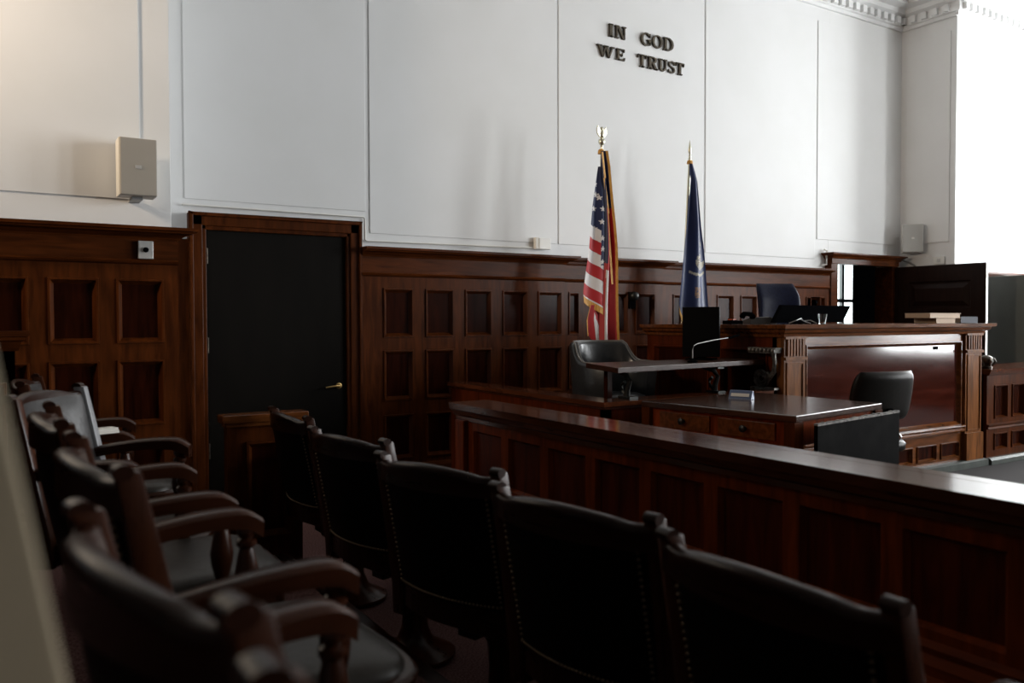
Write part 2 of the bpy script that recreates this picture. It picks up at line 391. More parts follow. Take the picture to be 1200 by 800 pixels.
RX = 2.14; RZ = .845
TR = lambda u, d, z: (RX-d, u, z)
rail = thing('jury_rail', 'long polished wooden jury box rail with square sunk panels', 'railing', (RX, 1.0, 0))
rail_inv = Matrix.Translation((-RX, -1.0, 0))
def under(o, root):
    o.matrix_parent_inverse = Matrix.Translation(root.location).inverted(); return o
ops = [(1.065+.3475*k, 1.36+.3475*k, .44, .715) for k in range(-9, 8)]
mb = MB(); frame_face(mb, TR, -2.2, 3.86, 0.002, .76, ops, 0.)
under(mb.build('front_frame', 'rz', rail), rail)
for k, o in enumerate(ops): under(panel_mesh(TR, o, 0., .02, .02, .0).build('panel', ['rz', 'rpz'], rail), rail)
c = MB(); c.sweep([(RX, -2.2), (RX, 3.94), (RX+.16, 3.94), (RX+.16, -2.2)], [(0, .755), (.012, .755), (.014, .775), (.026, .785), (.03, .80), (.04, .812), (.043, .845), (-.02, .845), (-.02, .755)])
c.box(RX-.01, RX+.17, -2.2, 3.95, .80, .8447)
under(c.build('cap', 'cap', rail, bevel=.0), rail)
b = MB(); b.sweep([(RX, -2.2), (RX, 3.90)], [(0, .0), (.035, .0), (.035, .30), (.02, .33), (.026, .36), (.012, .385), (.018, .405), (0, .42)])
under(b.build('base_mould', 'ry', rail), rail)
bk = MB(); bk.box(RX+.03, RX+.14, -2.2, 3.90, .002, .76); under(bk.build('back_panel', 'ry', rail), rail)
ps = MB(); ps.box(RX-.03, RX+.17, 3.84, 3.935, .002, .755); under(ps.build('end_post', 'rz', rail, bevel=.006), rail)

# end wall of the back row
ew = thing('end_partition', 'short low wooden partition in front of the black door, behind the first armchair', 'partition', (1.07, 3.95, 0))
TE = lambda u, d, z: (u, 3.95-d, z)
o = (1.0, 1.22, .25, .72); mb = MB(); frame_face(mb, TE, .95, 1.27, .002, .80, [o], .0); mb.box(.91, .955, 3.925, 3.99, .002, .80)
under(mb.build('frame', 'wz', ew), ew); under(panel_mesh(TE, o, 0.).build('panel', ['wz', 'pz'], ew), ew)
c = MB(); c.box(.885, 1.29, 3.90, 4.01, .815, .852); c.box(.90, 1.28, 3.915, 4.0, .795, .818); under(c.build('cap', 'bench_wood_x', ew, bevel=.004), ew)

# tall screen at the left edge
ls = thing('panelled_screen', 'dark wooden screen with a moulded ledge at the left edge below the wall panelling', 'screen', (-.7, 4.68, 0))
TS = lambda u, d, z: (u, 4.6-d, z)
ops = [(-1.45+.4*k, -1.15+.4*k, .3, 1.0) for k in range(4)]
mb = MB(); frame_face(mb, TS, -1.6, .085, .002, 1.15, ops, 0.); mb.box(-1.6, .085, 4.6, 4.7, .002, 1.15)
under(mb.build('frame', 'pz', ls), ls)
for o in ops: under(panel_mesh(TS, o, 0.).build('panel', ['wz', 'pz'], ls), ls)
c = MB(); c.sweep([(.085, 4.7), (.085, 4.6), (-1.6, 4.6)], CAPPROF(1.15, 1.245, 0, .06)); c.box(-1.6, .085, 4.6, 4.7, 1.15, 1.245); under(c.build('ledge', 'wx', ls), ls)

# pale board close to the camera
mb = MB(); poly = [(-.34, .192), (.045, .192), (.045, .98), (.036, 1.07), (.022, 1.147), (.002, 1.262), (-.022, 1.40), (-.34, 1.40)]
mb.prism(poly, lambda u, v, d: (u, d, v), .395, .415)
tag(mb.build('pale_board', 'pale_board', bevel=.002), 'pale beige board standing upright at the left edge of the photo, nearest the camera', 'board')

# ------------------------------------------------------------------ jury armchair
def make_chair(label, group):
    t = thing('jury_armchair', label, 'chair', (0, 0, 0), 0, group)
    HW = .232
    xl = lambda z: -.200-.09*max(0, (z-.42))/.45-.01*max(0, (.42-z))/.42
    def bx(y, z, off=0.): return xl(z)-.052*(1-(y/HW)**2)+off
    # back posts down to the rear feet
    for s in (-1, 1):
        mb = MB(); R = []
        for z, w, dp in ((.365, .05, .062), (.46, .05, .06), (.6, .042, .05), (.76, .036, .044), (.872, .033, .038)):
            cx = xl(z)-(.035*(1-z/.36)**2 if z < .36 else 0); cy = s*HW
            R.append([(cx+a*dp/2, cy+b*w/2, z) for a, b in ((-1, -1), (1, -1), (1, 1), (-1, 1))])
        mb.loft(R); mb.build('back_post', 'cz', t, bevel=.006, smooth=35)
    # crest rail with scroll ears
    mb = MB(); R = []; N = 28
    for k in range(N+1):
        y = -HW-.012+(2*HW+.024)*k/N; q = y/HW
        top = .868+.007*math.cos(PI*q*1.05)-.007*math.exp(-((abs(q)-.8)/.16)**2)
        x = bx(max(-HW, min(HW, y)), .85)
        R.append([(x+.014, y, .800), (x+.016, y, top-.010), (x+.008, y, top), (x-.008, y, top+.001), (x-.017, y, top-.005), (x-.019, y, top-.014), (x-.016, y, top-.024), (x-.016, y, .800)])
    mb.loft(R)
    for s in (-1, 1):
        e = []
        for k in range(14):
            a = 2*PI*k/14; e.append((.016*math.cos(a), .012*math.sin(a)))
        xe = xl(.87)-.004
        mb.prism(e, lambda u, v, d, s=s, xe=xe: (xe+u-.004, s*(HW-.015)+s*d, .872+v), 0, .034)
    mb.build('crest_rail', 'cy', t, smooth=50)
    # upholstered back: front and rear leather
    def shell(off, z0, z1, arch=0.):
        mb = MB(); ny, nz = 18, 12; g = []
        for j in range(nz+1):
            row = []
            for i in range(ny+1):
                q = -1+2*i/ny; y = q*(HW-(.02 if off[0] < 0 else .004))
                zz = z0+(z1(q)-z0)*j/nz
                pad = (1-q**6)*(1-(2*j/nz-1)**6)
                row.append((bx(y, zz)+off[0]+off[1]*pad, y, zz))
            g.append(row)
        for j in range(nz):
            for i in range(ny): mb.quad(g[j][i], g[j][i+1], g[j+1][i+1], g[j+1][i])
        return mb, g
    zt = lambda q: .805-.028*(1-q*q)+.02
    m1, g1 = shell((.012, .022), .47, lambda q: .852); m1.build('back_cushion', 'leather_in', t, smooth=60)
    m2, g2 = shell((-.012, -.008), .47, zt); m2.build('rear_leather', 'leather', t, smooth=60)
    nl = MB()
    edge = [g2[0][i] for i in range(19)]+[g2[j][0] for j in range(13)]+[g2[j][18] for j in range(13)]
    def mid(a, b): return tuple((p+q)/2 for p, q in zip(a, b))
    ee = list(edge)
    ee += [mid(g2[0][i], g2[0][i+1]) for i in range(18)]+[mid(g2[j][0], g2[j+1][0]) for j in range(12)]+[mid(g2[j][18], g2[j+1][18]) for j in range(12)]
    for p in ee:
        x, y, z = p; z = min(max(z, .482), .80); y = max(-HW+.032, min(HW-.032, y)); x = bx(y, z)-.014
        nl.lathe([(.0048, 0), (.0036, .004), (.001, .0055)], (0, 0, 0), 6, T=lambda a, b, c, x=x, y=y, z=z: (x-c-.002, y+a, z+b))
    nl.build('nailhead_trim', 'nail', t, smooth=60)
    for zz in (.60, .74):
        for yy in (-.13, 0, .13):
            bt = MB(); x = bx(yy, zz)+.026
            bt.lathe([(.012, 0), (.010, .005), (.002, .008)], (0, 0, 0), 10, T=lambda a, b, c, x=x, y=yy, z=zz: (x+c, y+a, z+b))
            bt.build('tufting_button', 'leather', t, smooth=60)
    # lower back rail under the leather
    mb = MB(); R = []
    for k in range(13):
        y = -HW+2*HW*k/12; x = bx(y, .44)
        R.append([(x-.016, y, .40), (x+.02, y, .40), (x+.02, y, .472), (x-.016, y, .472)])
    mb.loft(R); mb.build('back_rail', 'cy', t, bevel=.003)
    # seat frame and cushion
    def outline(k, grow=0.):
        pts = []
        for i in range(40):
            a = 2*PI*i/40; ca, sa = math.cos(a), math.sin(a); e = .42 if ca > 0 else .25
            px = (abs(ca)**e)*(1 if ca > 0 else -1)*(.205+grow); py = (abs(sa)**.42)*(1 if sa > 0 else -1)*(.246+grow)
            if px < 0: py *= .92
            pts.append((px+.015, py))
        return pts
    mb = MB()
    mb.loft([[(x, y, z) for x, y in outline(0, g)] for z, g in ((.36, .0), (.365, .006), (.40, .006), (.418, .022), (.43, .024), (.438, .016))])
    mb.build('seat_frame', 'cx', t, smooth=40)
    mb = MB()
    mb.loft([[(x, y, z) for x, y in outline(0, g)] for z, g in ((.432, .002), (.446, .002), (.458, -.010), (.468, -.045), (.473, -.10), (.474, -.17))])
    mb.build('seat', 'leather_seat', t, smooth=60)
    # arms and spindles
    for s in (-1, 1):
        mb = MB(); R = []
        for k in range(17):
            q = k/16; x = -.238+q*.318; y = s*(HW-.006+.016*math.sin(min(1, q*1.25)*PI/2)); z = .660+.034*math.sin(q*PI*.62)-.012*q
            w = (.034+.026*min(1, q*1.7)); h = .036
            if q > .82:
                r = (q-.82)/.18; z -= .022*r*r; w *= (1-.35*r*r); 
            th = h*(1+.5*max(0, q-.6))
            R.append([(x, y-w/2, z-th), (x, y+w/2, z-th), (x, y+w/2+.004, z-.008), (x, y+w/2-.006, z), (x, y-w/2+.006, z), (x, y-w/2-.004, z-.008)])
        mb.loft(R)
        mb.build('arm', 'cx', t, smooth=45)
        pf = [(.016, 0), (.022, .012), (.014, .025), (.016, .035), (.026, .075), (.028, .10), (.020, .145), (.015, .165), (.022, .172), (.022, .182), (.014, .188), (.02, .196), (.02, .205), (.016, .215)]
        mb = MB(); mb.lathe(pf, (.045, s*.236, .43), 14); mb.build('arm_spindle', 'cz', t, smooth=40)
    mb = MB(); mb.lathe([(.155, 0), (.155, .012), (.12, .03), (.07, .06), (.05, .11), (.046, .20), (.052, .27), (.07, .30), (.07, .33)], (0, 0, 0), 24); mb.build('pedestal', 'cz', t, smooth=40)
    mb = MB(); mb.box(-.17, .17, -.035, .035, .33, .362); mb.box(-.035, .035, -.2, .2, .325, .361); mb.build('swivel_frame', 'iron', t)
    return t

OX = .29
front = [(1.104, 3.592, 1.4, 'wooden armchair at the far end of the front row, beside the low partition'),
         (1.067, 2.792, 11.6, 'second wooden armchair from the black door in the front row, seen from behind'),
         (1.069, 2.10, 18.0, 'third of five dark armchairs in the front row, its brass nailheads facing the camera'),
         (1.096, 1.495, 12.0, 'fourth dark armchair in the front row, next to the nearest one'),
         (1.085, .925, 0.0, 'nearest dark armchair of the front row, at the bottom right in front of the rail')]
G1 = 'armchairs in the front row facing the rail'; G2 = 'armchairs in the back row on the riser'
proto = None
def place(cx, cy, deg, z, label, group):
    global proto
    a = math.radians(deg); loc = (cx+OX*math.cos(a), cy+OX*math.sin(a), z)
    if proto is None:
        proto = make_chair(label, group); proto.location = loc; proto.rotation_euler = (0, 0, a); return proto
    return dup(proto, loc, a, label, group)
for cx, cy, dg, lb in front: place(cx, cy, dg, 0.012, lb, G1)
back = [(.150, .292, 0, 'armchair in the back row at the very bottom left, only its back ear in view'),
        (.128, .890, 9, 'large armchair in the back row at bottom left, its dark back across the corner'),
        (.152, 1.600, 4, 'second armchair from the bottom left in the back row, orange-brown back post showing'),
        (.132, 2.320, 0, 'third back row armchair, in front of the one turned to show its grey leather'),
        (.150, 3.05, -27, 'back row armchair turned so its light grey tufted leather back shows'),
        (.120, 3.72, -8, 'last armchair of the back row, farthest left below the wall panelling')]
bch = [place(cx, cy, dg, .1905, lb, G2) for cx, cy, dg, lb in back]
# the turned one and its neighbour have paler leather
for r in (bch[4], bch[5]):
    for ch in r.children:
        if ch.name.startswith('back_cushion'):
            ch.data = ch.data.copy(); ch.data.materials[0] = M['leather_grey']
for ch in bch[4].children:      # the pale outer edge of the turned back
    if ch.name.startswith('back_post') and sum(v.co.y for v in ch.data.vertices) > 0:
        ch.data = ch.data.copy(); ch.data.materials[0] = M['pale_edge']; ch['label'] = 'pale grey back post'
# folded paper on the arm of the last chair
mb = MB(); mb.box(-.05, .05, -.03, .03, 0, .006).box(-.048, .05, -.028, .03, .006, .012).box(-.045, .048, -.026, .029, .012, .020)
o = tag(mb.build('folded_paper', 'paper', bevel=.003), 'white folded paper lying on the arm of the last back row chair', 'paper'); o.location = (.335, 3.375, .876); o.rotation_euler = (0, 0, .3)

# ------------------------------------------------------------------ judge's bench
BY = 3.937; BX0, BX1 = 4.77, 7.37
jb = thing('judge_bench', 'tall polished mahogany judge bench with fluted pilasters and big red-brown front panel', 'bench', (6.07, 4.6, 0))
TB = lambda u, d, z: (u, BY-d, z)
U = lambda o: under(o, jb)
pan = (5.03, 7.085, .375, 1.105)
low = [(5.06+.345*k, 5.06+.345*k+.28, .10, .235) for k in range(6)]
mb = MB(); frame_face(mb, TB, 5.0, 7.115, .06, 1.17, [pan]+low, -.02); U(mb.build('front_frame', 'bench_wood_x', jb))
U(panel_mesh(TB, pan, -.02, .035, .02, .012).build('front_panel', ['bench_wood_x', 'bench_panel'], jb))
for o in low: U(panel_mesh(TB, o, -.02, .02, .015).build('lower_panel', ['bench_wood_x', 'pz'], jb))
mb = MB(); mb.sweep([(7.115, BY+.02), (5.0, BY+.02)], [(0, .315), (.02, .315), (.03, .33), (.018, .345), (.034, .365), (.02, .378), (0, .38)]); U(mb.build('mid_moulding', 'bench_wood_x', jb))
for a, b in ((BX0, 5.0), (7.115, BX1)):
    mb = MB(); mb.box(a, b, BY-.005, BY+.10, .06, 1.17)
    mb.box(a-.004, b+.004, BY-.025, BY, .06, .30)
    for k in range(6):                                   # flutes of the capital
        u = a+.035+k*(b-a-.07)/5
        mb.box(u-.009, u+.009, BY-.018, BY, 1.03, 1.15)
    mb.box(a-.004, b+.004, BY-.024, BY, 1.0, 1.022); mb.box(a-.002, b+.002, BY-.02, BY, 1.15, 1.17)
    # inset field
    r = (a+.035, b-.035, .33, .97)
    ring(mb, TB, (r[0]-.012, r[1]+.012, r[2]-.012, r[3]+.012), .005, (r[0]-.012, r[1]+.012, r[2]-.012, r[3]+.012), .014)
    ring(mb, TB, (r[0]-.012, r[1]+.012, r[2]-.012, r[3]+.012), .014, r, .014); ring(mb, TB, r, .014, r, .005)
    U(mb.build('pilaster', 'bench_wood', jb))
TBl = lambda u, d, z: (BX0-d, u, z)
sp = [(BY+.14, BY+.60, .30, 1.08), (BY+.72, 5.30, .30, 1.08)]
mb = MB(); frame_face(mb, TBl, BY+.06, 5.385, .06, 1.17, sp, 0.); U(mb.build('side_frame', 'sz', jb))
for o in sp: U(panel_mesh(TBl, o, 0.).build('side_panel', ['sz', 'pz'], jb))
TBr = lambda u, d, z: (BX1+d, u, z)
sp = [(BY+.16, 4.6, .30, 1.08), (4.7, 5.30, .30, 1.08)]
mb = MB(); frame_face(mb, TBr, BY+.06, 5.385, .06, 1.17, sp, 0.); U(mb.build('side_frame', 'sz', jb))
for o in sp: U(panel_mesh(TBr, o, 0.).build('side_panel', ['sz', 'pz'], jb))
mb = MB(); cp = [(0, 1.165), (.018, 1.165), (.022, 1.185), (.05, 1.20), (.06, 1.22), (.085, 1.228), (.088, 1.255), (-.01, 1.255), (-.01, 1.165)]
mb.sweep([(BX1, 5.385), (BX1, BY), (BX0, BY), (BX0, 5.385)], cp); U(mb.build('cap_moulding', 'bench_wood_x', jb))
mb = MB(); mb.box(BX0, BX1, BY, BY+.52, 1.215, 1.2545); mb.box(BX0, BX0+.55, BY+.52, 5.385, 1.215, 1.2545); mb.box(BX1-.45, BX1, BY+.52, 5.385, 1.215, 1.2545)
U(mb.build('desk_top', 'bench_wood_x', jb))
mb = MB(); mb.sweep([(BX1, 5.385), (BX1, BY), (BX0, BY), (BX0, 5.385)], [(-.02, 0.002), (.05, .002), (.05, .055), (.03, .065), (-.02, .065)]); U(mb.build('stone_plinth', 'marble', jb))
mb = MB(); mb.box(7.02, 7.06, BY-.0, BY+.004, 1.035, 1.05)
# small dark marking plate on the front panel
mb = MB(); mb.box(6.70, 6.76, BY+.034, BY+.041, 1.035, 1.062); U(mb.build('tag_plate', 'plastic_blk', jb))
# judge's floor
tag(MB().box(5.0, 7.2, 4.5, 5.45, .002, .40).build('judge_platform', 'carpet_grey'), 'raised floor behind the judge bench under the navy chair', 'platform')

# lower clerk's station to the right
ck = thing('clerk_station', 'low panelled wooden counter joined to the right end of the tall judge bench', 'counter', (8.5, 4.1, 0))
CY = 3.92; TC = lambda u, d, z: (u, CY-d, z); UC = lambda o: under(o, ck)
ops = [(7.56+.30*k, 7.56+.30*k+.22, .40, .70) for k in range(6)]+[(7.56+.30*k, 7.56+.30*k+.22, .12, .27) for k in range(6)]
mb = MB(); frame_face(mb, TC, 7.44, 9.45, .05, .80, ops, 0.); mb.box(7.44, 9.45, CY+.03, CY+.45, .05, .80); UC(mb.build('frame', 'wz', ck))
for o in ops: UC(panel_mesh(TC, o, 0., .022).build('panel', ['wz', 'pz'], ck))
mb = MB(); mb.sweep([(9.45, CY), (7.44, CY)], [(0, .79), (.015, .79), (.03, .82), (.035, .845), (-.46, .845), (-.46, .79)]); UC(mb.build('counter_top', 'cap', ck))
mb = MB(); mb.sweep([(9.45, CY), (7.44, CY)], [(0, .31), (.02, .315), (.012, .33), (.026, .35), (0, .36)]); UC(mb.build('mid_moulding', 'wx', ck))
mb = MB(); mb.sweep([(9.45, CY), (7.44, CY)], [(0, .002), (.05, .002), (.05, .04), (.03, .06), (0, .06)]); UC(mb.build('stone_plinth', 'marble', ck))
# carved ornament on the counter
oc = MB(); oc.lathe([(.045, 0), (.05, .015), (.035, .03), (.055, .06), (.06, .085), (.045, .105), (.02, .12)], (0, 0, 0), 12)
for k in range(6):
    a = 2*PI*k/6; oc.tube([(.045*math.cos(a), .045*math.sin(a), .03), (.072*math.cos(a), .072*math.sin(a), .06), (.06*math.cos(a), .06*math.sin(a), .09), (.04*math.cos(a), .04*math.sin(a), .085)], [.012, .014, .012, .006], 6)
o = tag(oc.build('carved_finial', 'bronze', smooth=50), 'dark carved knob standing on the low counter beside the bench end', 'ornament'); o.location = (7.575, 4.0, .846)

# ------------------------------------------------------------------ witness stand
ws = thing('witness_stand', 'low wooden witness box wall with a flat ledge, running out from the panelled wall', 'partition', (3.2, 4.6, 0))
UW = lambda o: under(o, ws); WX, WYf = 3.2, 4.0
T1 = lambda u, d, z: (WX-d, u, z); T2 = lambda u, d, z: (u, WYf-d, z)
ops = [(4.1+.47*k, 4.1+.47*k+.38, .14, .62) for k in range(4)]
mb = MB(); frame_face(mb, T1, WYf, 6.03, .002, .74, ops, 0.); mb.box(WX+.03, WX+.10, WYf+.08, 6.03, .002, .74); UW(mb.build('side_frame', 'sz', ws))
for o in ops: UW(panel_mesh(T1, o, 0., .022).build('panel', ['sz', 'pz'], ws))
ops = [(3.3+.48*k, 3.3+.48*k+.39, .14, .62) for k in range(3)]
mb = MB(); frame_face(mb, T2, WX, 4.70, .002, .74, ops, 0.); mb.box(WX+.1, 4.70, WYf+.03, WYf+.10, .002, .74); UW(mb.build('front_frame', 'sz', ws))
for o in ops: UW(panel_mesh(T2, o, 0., .022).build('panel', ['sz', 'pz'], ws))
mb = MB(); mb.sweep([(4.70, WYf), (WX, WYf), (WX, 6.03)], [(-.15, .735), (.01, .735), (.02, .75), (.035, .755), (.038, .785), (-.15, .785)]); UW(mb.build('ledge', 'cap', ws))
tag(MB().box(3.36, 4.70, 4.16, 5.42, .002, .26).build('witness_platform', 'carpet_grey'), 'raised floor inside the witness box under the grey leather chair', 'platform')
# desk board on brackets
wd = thing('witness_desk', 'narrow dark wooden desk board raised over the witness box ledge', 'desk', (4.0, 4.4, .787))
UD = lambda o: under(o, wd)
mb = MB(); mb.prism([(3.21, 3.89), (4.755, 4.10), (4.755, 4.46), (3.40, 4.46)], lambda u, v, d: (u, v, d), .966, 1.0); UD(mb.build('board', 'desk_wood', wd, bevel=.004))
for x in (3.45, 4.24):
    mb = MB()
    mb.tube([(x, 4.09, .787), (x, 4.085, .84), (x, 4.06, .90), (x, 4.10, .94), (x, 4.2, .963)], [.022, .018, .016, .018, .02], 8)
    mb.tube([(x, 4.09, .80), (x, 4.13, .83), (x, 4.14, .87), (x, 4.11, .89)], .012, 6)
    mb.box(x-.035, x+.035, 4.02, 4.14, .787, .80); mb.box(x-.03, x+.03, 4.03, 4.3, .953, .966)
    UD(mb.build('bracket', 'iron', wd, smooth=40))
for x, y in ((3.56, 4.42), (4.68, 4.42)): 
    mb = MB(); mb.box(x-.02, x+.02, y-.02, y+.02, .262, .966); UD(mb.build('leg', 'pz', wd))
# scroll corbel beside the bench side
mb = MB()
pts = []
for k in range(40):
    a = k/39*4.2*PI; r = .018+.052*k/39
    pts.append((4.725, 4.10-r*math.cos(a), .872+r*math.sin(a)))
mb.tube(pts, [.010+.006*k/39 for k in range(40)], 7)
mb.tube([(4.725, 4.03, .86), (4.725, 3.985, .92), (4.725, 3.975, .99), (4.725, 3.99, 1.05)], [.016, .018, .016, .02], 8)
mb.box(4.70, 4.755, 3.96, 4.18, .787, .803)
mb.prism([(3.955, 1.05), (4.19, 1.05), (4.20, 1.09), (3.945, 1.09)], lambda u, v, d: (d, u, v), 4.69, 4.765)
for k in range(7): mb.lathe([(.013, -.012), (.017, 0), (.013, .012)], (4.688, 3.965+.035*k, 1.07), 8)
tag(mb.build('scroll_corbel', 'pewter', smooth=50), 'dark carved scroll bracket against the side of the judge bench', 'bracket')

# witness chair (facing -Y in local +x)
wc = thing('witness_chair', 'grey leather tub chair inside the witness box behind the desk board', 'chair', (4.02, 4.93, .262), math.radians(-85))
def shellring(z, th, r=.255, a0=-2.25, a1=2.25, n=30):
    return [(-.02-(r+th)*math.cos(a0+(a1-a0)*k/n)*1.0, (r+th)*math.sin(a0+(a1-a0)*k/n), z) for k in range(n+1)]
mb = MB(); n = 40; g = []
def topz(a):
    q = abs(a)
    if q < 1.12: return .862
    if q > 1.62: return .71
    s = (q-1.12)/.5; return .862-(.152)*(1-(1-s)**2.2)
rows_in, rows_out = [], []
for k in range(n+1):
    a = -2.1+4.2*k/n; tz = topz(a); ri = .25; ro = .315
    sx = 1.15 if abs(a) > 1.57 else 1.
    f = lambda r, z, lean=0.: (-(r+lean)*math.cos(a)*sx+.0, (r+lean*.4)*math.sin(a), z)
    rows_in.append([f(ri, .42), f(ri, .55), f(ri, tz-.03, .03), f(ri+.012, tz-.006, .03), f(ri+.035, tz, .03), f(ro-.01, tz-.008, .03), f(ro, tz-.03, .03), f(ro, .5), f(ro-.02, .2)])
mb.loft(rows_in, closed=False, cap=False); 
mb.v and None
mb.quad(*rows_in[0]); mb.quad(*rows_in[-1])
mb.build('tub_shell', 'leather_wit', wc, smooth=60)
w = MB(); w.tube([(p[4][0], p[4][1], p[4][2]+.002) for p in rows_in], .006, 6); w.tube([(p[3][0], p[3][1], p[3][2]) for p in rows_in], .004, 6); w.build('welt', 'welt', wc, smooth=60)
mb = MB(); mb.loft([[(.02+.24*s*math.cos(2*PI*k/24), .235*s*math.sin(2*PI*k/24), z) for k in range(24)] for z, s in ((.30, 1), (.42, 1.02), (.455, .97), (.47, .8), (.474, .4))]); mb.build('seat', 'leather_wit', wc, smooth=60)
for x, y in ((.19, .19), (.19, -.19), (-.19, .19), (-.19, -.19)):
    mb = MB(); mb.lathe([(.014, 0), (.02, .1), (.026, .30)], (x, y, 0), 10); mb.build('leg', 'rz', wc, smooth=40)

# ------------------------------------------------------------------ counsel table, leaf, chairs
ct = thing('counsel_table', 'heavy dark wooden table with drawers in front of the judge bench', 'table', (4.0, 3.4, 0))
UT = lambda o: under(o, ct)
Q = [(3.53, 2.83), (4.50, 2.985), (4.44, 3.93), (3.405, 3.90)]
mb = MB(); mb.prism(Q, lambda u, v, d: (u, v, d), .752, .79); UT(mb.build('tabletop', 'table_top', ct, bevel=.006))
def lerp(a, b, t): return (a[0]+(b[0]-a[0])*t, a[1]+(b[1]-a[1])*t)
cen = (3.97, 3.41); Qi = [lerp(q, cen, .07) for q in Q]
def wallbox(a, b, z0, z1, th=.02, off=0., t0=0., t1=1.):
    p, q = lerp(a, b, t0), lerp(a, b, t1); L = math.hypot(q[0]-p[0], q[1]-p[1]); d = ((q[0]-p[0])/L, (q[1]-p[1])/L); nn = (d[1], -d[0])
    m_ = MB(); m_.obox(((p[0]+q[0])/2+nn[0]*off, (p[1]+q[1])/2+nn[1]*off, (z0+z1)/2), (d[0]*L/2, d[1]*L/2, 0), (nn[0]*th/2, nn[1]*th/2, 0), (0, 0, (z1-z0)/2)); return m_
mb = MB()
for k in range(4):
    m_ = wallbox(Qi[k], Qi[(k+1) % 4], .62, .752); i = len(mb.v); mb.v += m_.v; mb.f += [tuple(i+j for j in f) for f in m_.f]; mb.m += m_.m
UT(mb.build('apron', 'rz', ct))
# drawers on the left long side (from Q3 to Q0)
for t0, t1 in ((.10, .47), (.53, .90)):
    o = UT(wallbox(Qi[3], Qi[0], .64, .735, .018, -.012 if False else .012, t0, t1).build('drawer', 'bench_wood_x', ct, bevel=.003))
    c_ = lerp(Qi[3], Qi[0], (t0+t1)/2)
    k_ = MB(); k_.lathe([(.012, 0), (.012, .01), (.02, .02), (.02, .03), (.008, .036)], (0, 0, 0), 12, T=lambda a, b, z: (c_[0]-.02-z, c_[1]+a, .69+b))
    kn = k_.build('knob', 'iron', o, smooth=40); kn.matrix_parent_inverse = Matrix.Identity(4)
for k, q in enumerate(Qi):
    mb = MB(); mb.box(q[0]-.035, q[0]+.035, q[1]-.035, q[1]+.035, .58, .752); mb.lathe([(.022, 0), (.03, .02), (.02, .05), (.03, .3), (.036, .5), (.025, .55), (.036, .58)], (q[0], q[1], 0.002), 14)
    UT(mb.build('leg', 'wz', ct, smooth=40))
mb = MB(); mb.tube([(3.60, 3.35, .752), (3.60, 3.352, .5), (3.61, 3.36, .2), (3.64, 3.4, .01)], .005, 6)
tag(mb.build('cable', 'plate', smooth=40), 'thin pale cable hanging down under the dark counsel table', 'cable')

# scuffed board on edge beside the table end
a = Vector((3.60, 2.775, 0)); b = Vector((4.545, 2.925, 0)); d = (b-a).normalized(); nrm = Vector((d.y, -d.x, 0)); Ls = (b-a).length
TK = lambda u, dd, z: tuple(a+d*u+nrm*(dd+.0*(1-z/.75))+Vector((0, 0, z)))
sb = thing('table_leaf', 'scuffed black board standing on edge against the end of the dark table', 'board', (4.07, 2.83, 0))
mb = MB(); mb.box(0, Ls, 0, .022, .004, .742, T=TK); under(mb.build('slab', 'scuffed', sb, bevel=.003), sb)
mb = MB()
nn_ = 30
for k in range(nn_):
    u0 = Ls*k/nn_; u1 = Ls*(k+1)/nn_; mb.box(u0, u1, -.001, .023, .738, .748+random.uniform(0, .006), T=TK)
under(mb.build('worn_edge', 'scuff_edge', sb), sb)
mb = MB(); mb.lathe([(.012, 0), (.02, .006), (.02, .016), (.012, .022)], (0, 0, 0), 12, T=lambda x, y, z: TK(Ls+z, .011+x, .59+y)); under(mb.build('knob', 'steel', sb, smooth=40), sb)

# blue name plate holder on the table
npl = thing('name_plate', 'small blue desk plate with a white strip on the dark table', 'desk plate', (3.99, 3.62, .79), math.radians(-70))
mb = MB(); mb.prism([(-.03, 0), (.03, 0), (.012, .055), (-.002, .055)], lambda u, v, d: (d, u, v), -.075, .075); mb.build('holder', 'blue_plate', npl, bevel=.003)
mb = MB(); mb.quad((-.06, -.0262, .018), (.06, -.0262, .018), (.06, -.017, .038), (-.06, -.017, .038)); mb.build('white_strip', 'paper', npl)

# black swivel chair by the bench
bc = thing('office_chair', 'black padded swivel chair between the dark table and the judge bench front', 'chair', (5.075, 3.535, 0), math.radians(78))
mb = MB(); R = []
for k in range(13):
    v = -1+2*k/12; z = .78+.165*v; hw = .255*(1-.10*v*v-.22*max(0, abs(v)-.7)**1.2); th = .034*math.sqrt(max(.02, 1-v**8))
    ring_ = []
    for j in range(28):
        an = 2*PI*j/28; cy = math.copysign(abs(math.cos(an))**.35, math.cos(an)); sx = math.copysign(abs(math.sin(an))**.6, math.sin(an))
        y = hw*cy; ring_.append((-.24+th*sx-.03*v+.05*(y/.25)**2, y, z))
    R.append(ring_)
mb.loft(R); mb.build('backrest', 'leather_blk', bc, smooth=60)
mb = MB(); mb.loft([[(.0+.24*s*math.copysign(abs(math.cos(2*PI*k/28))**.5, math.cos(2*PI*k/28)), .245*s*math.copysign(abs(math.sin(2*PI*k/28))**.5, math.sin(2*PI*k/28)), z) for k in range(28)] for z, s in ((.40, .94), (.41, 1), (.45, 1.01), (.47, .95), (.478, .7))]); mb.build('seat', 'leather_blk', bc, smooth=60)
mb = MB(); mb.tube([(-.05, 0, .40), (-.25, 0, .40), (-.29, 0, .46), (-.27, 0, .70)], .018, 8); mb.build('back_bar', 'plastic_blk', bc, smooth=40)
mb = MB(); mb.lathe([(.03, .07), (.03, .25), (.022, .25), (.022, .40)], (0, 0, 0), 12); mb.build('gas_column', 'iron', bc, smooth=40)
mb = MB()
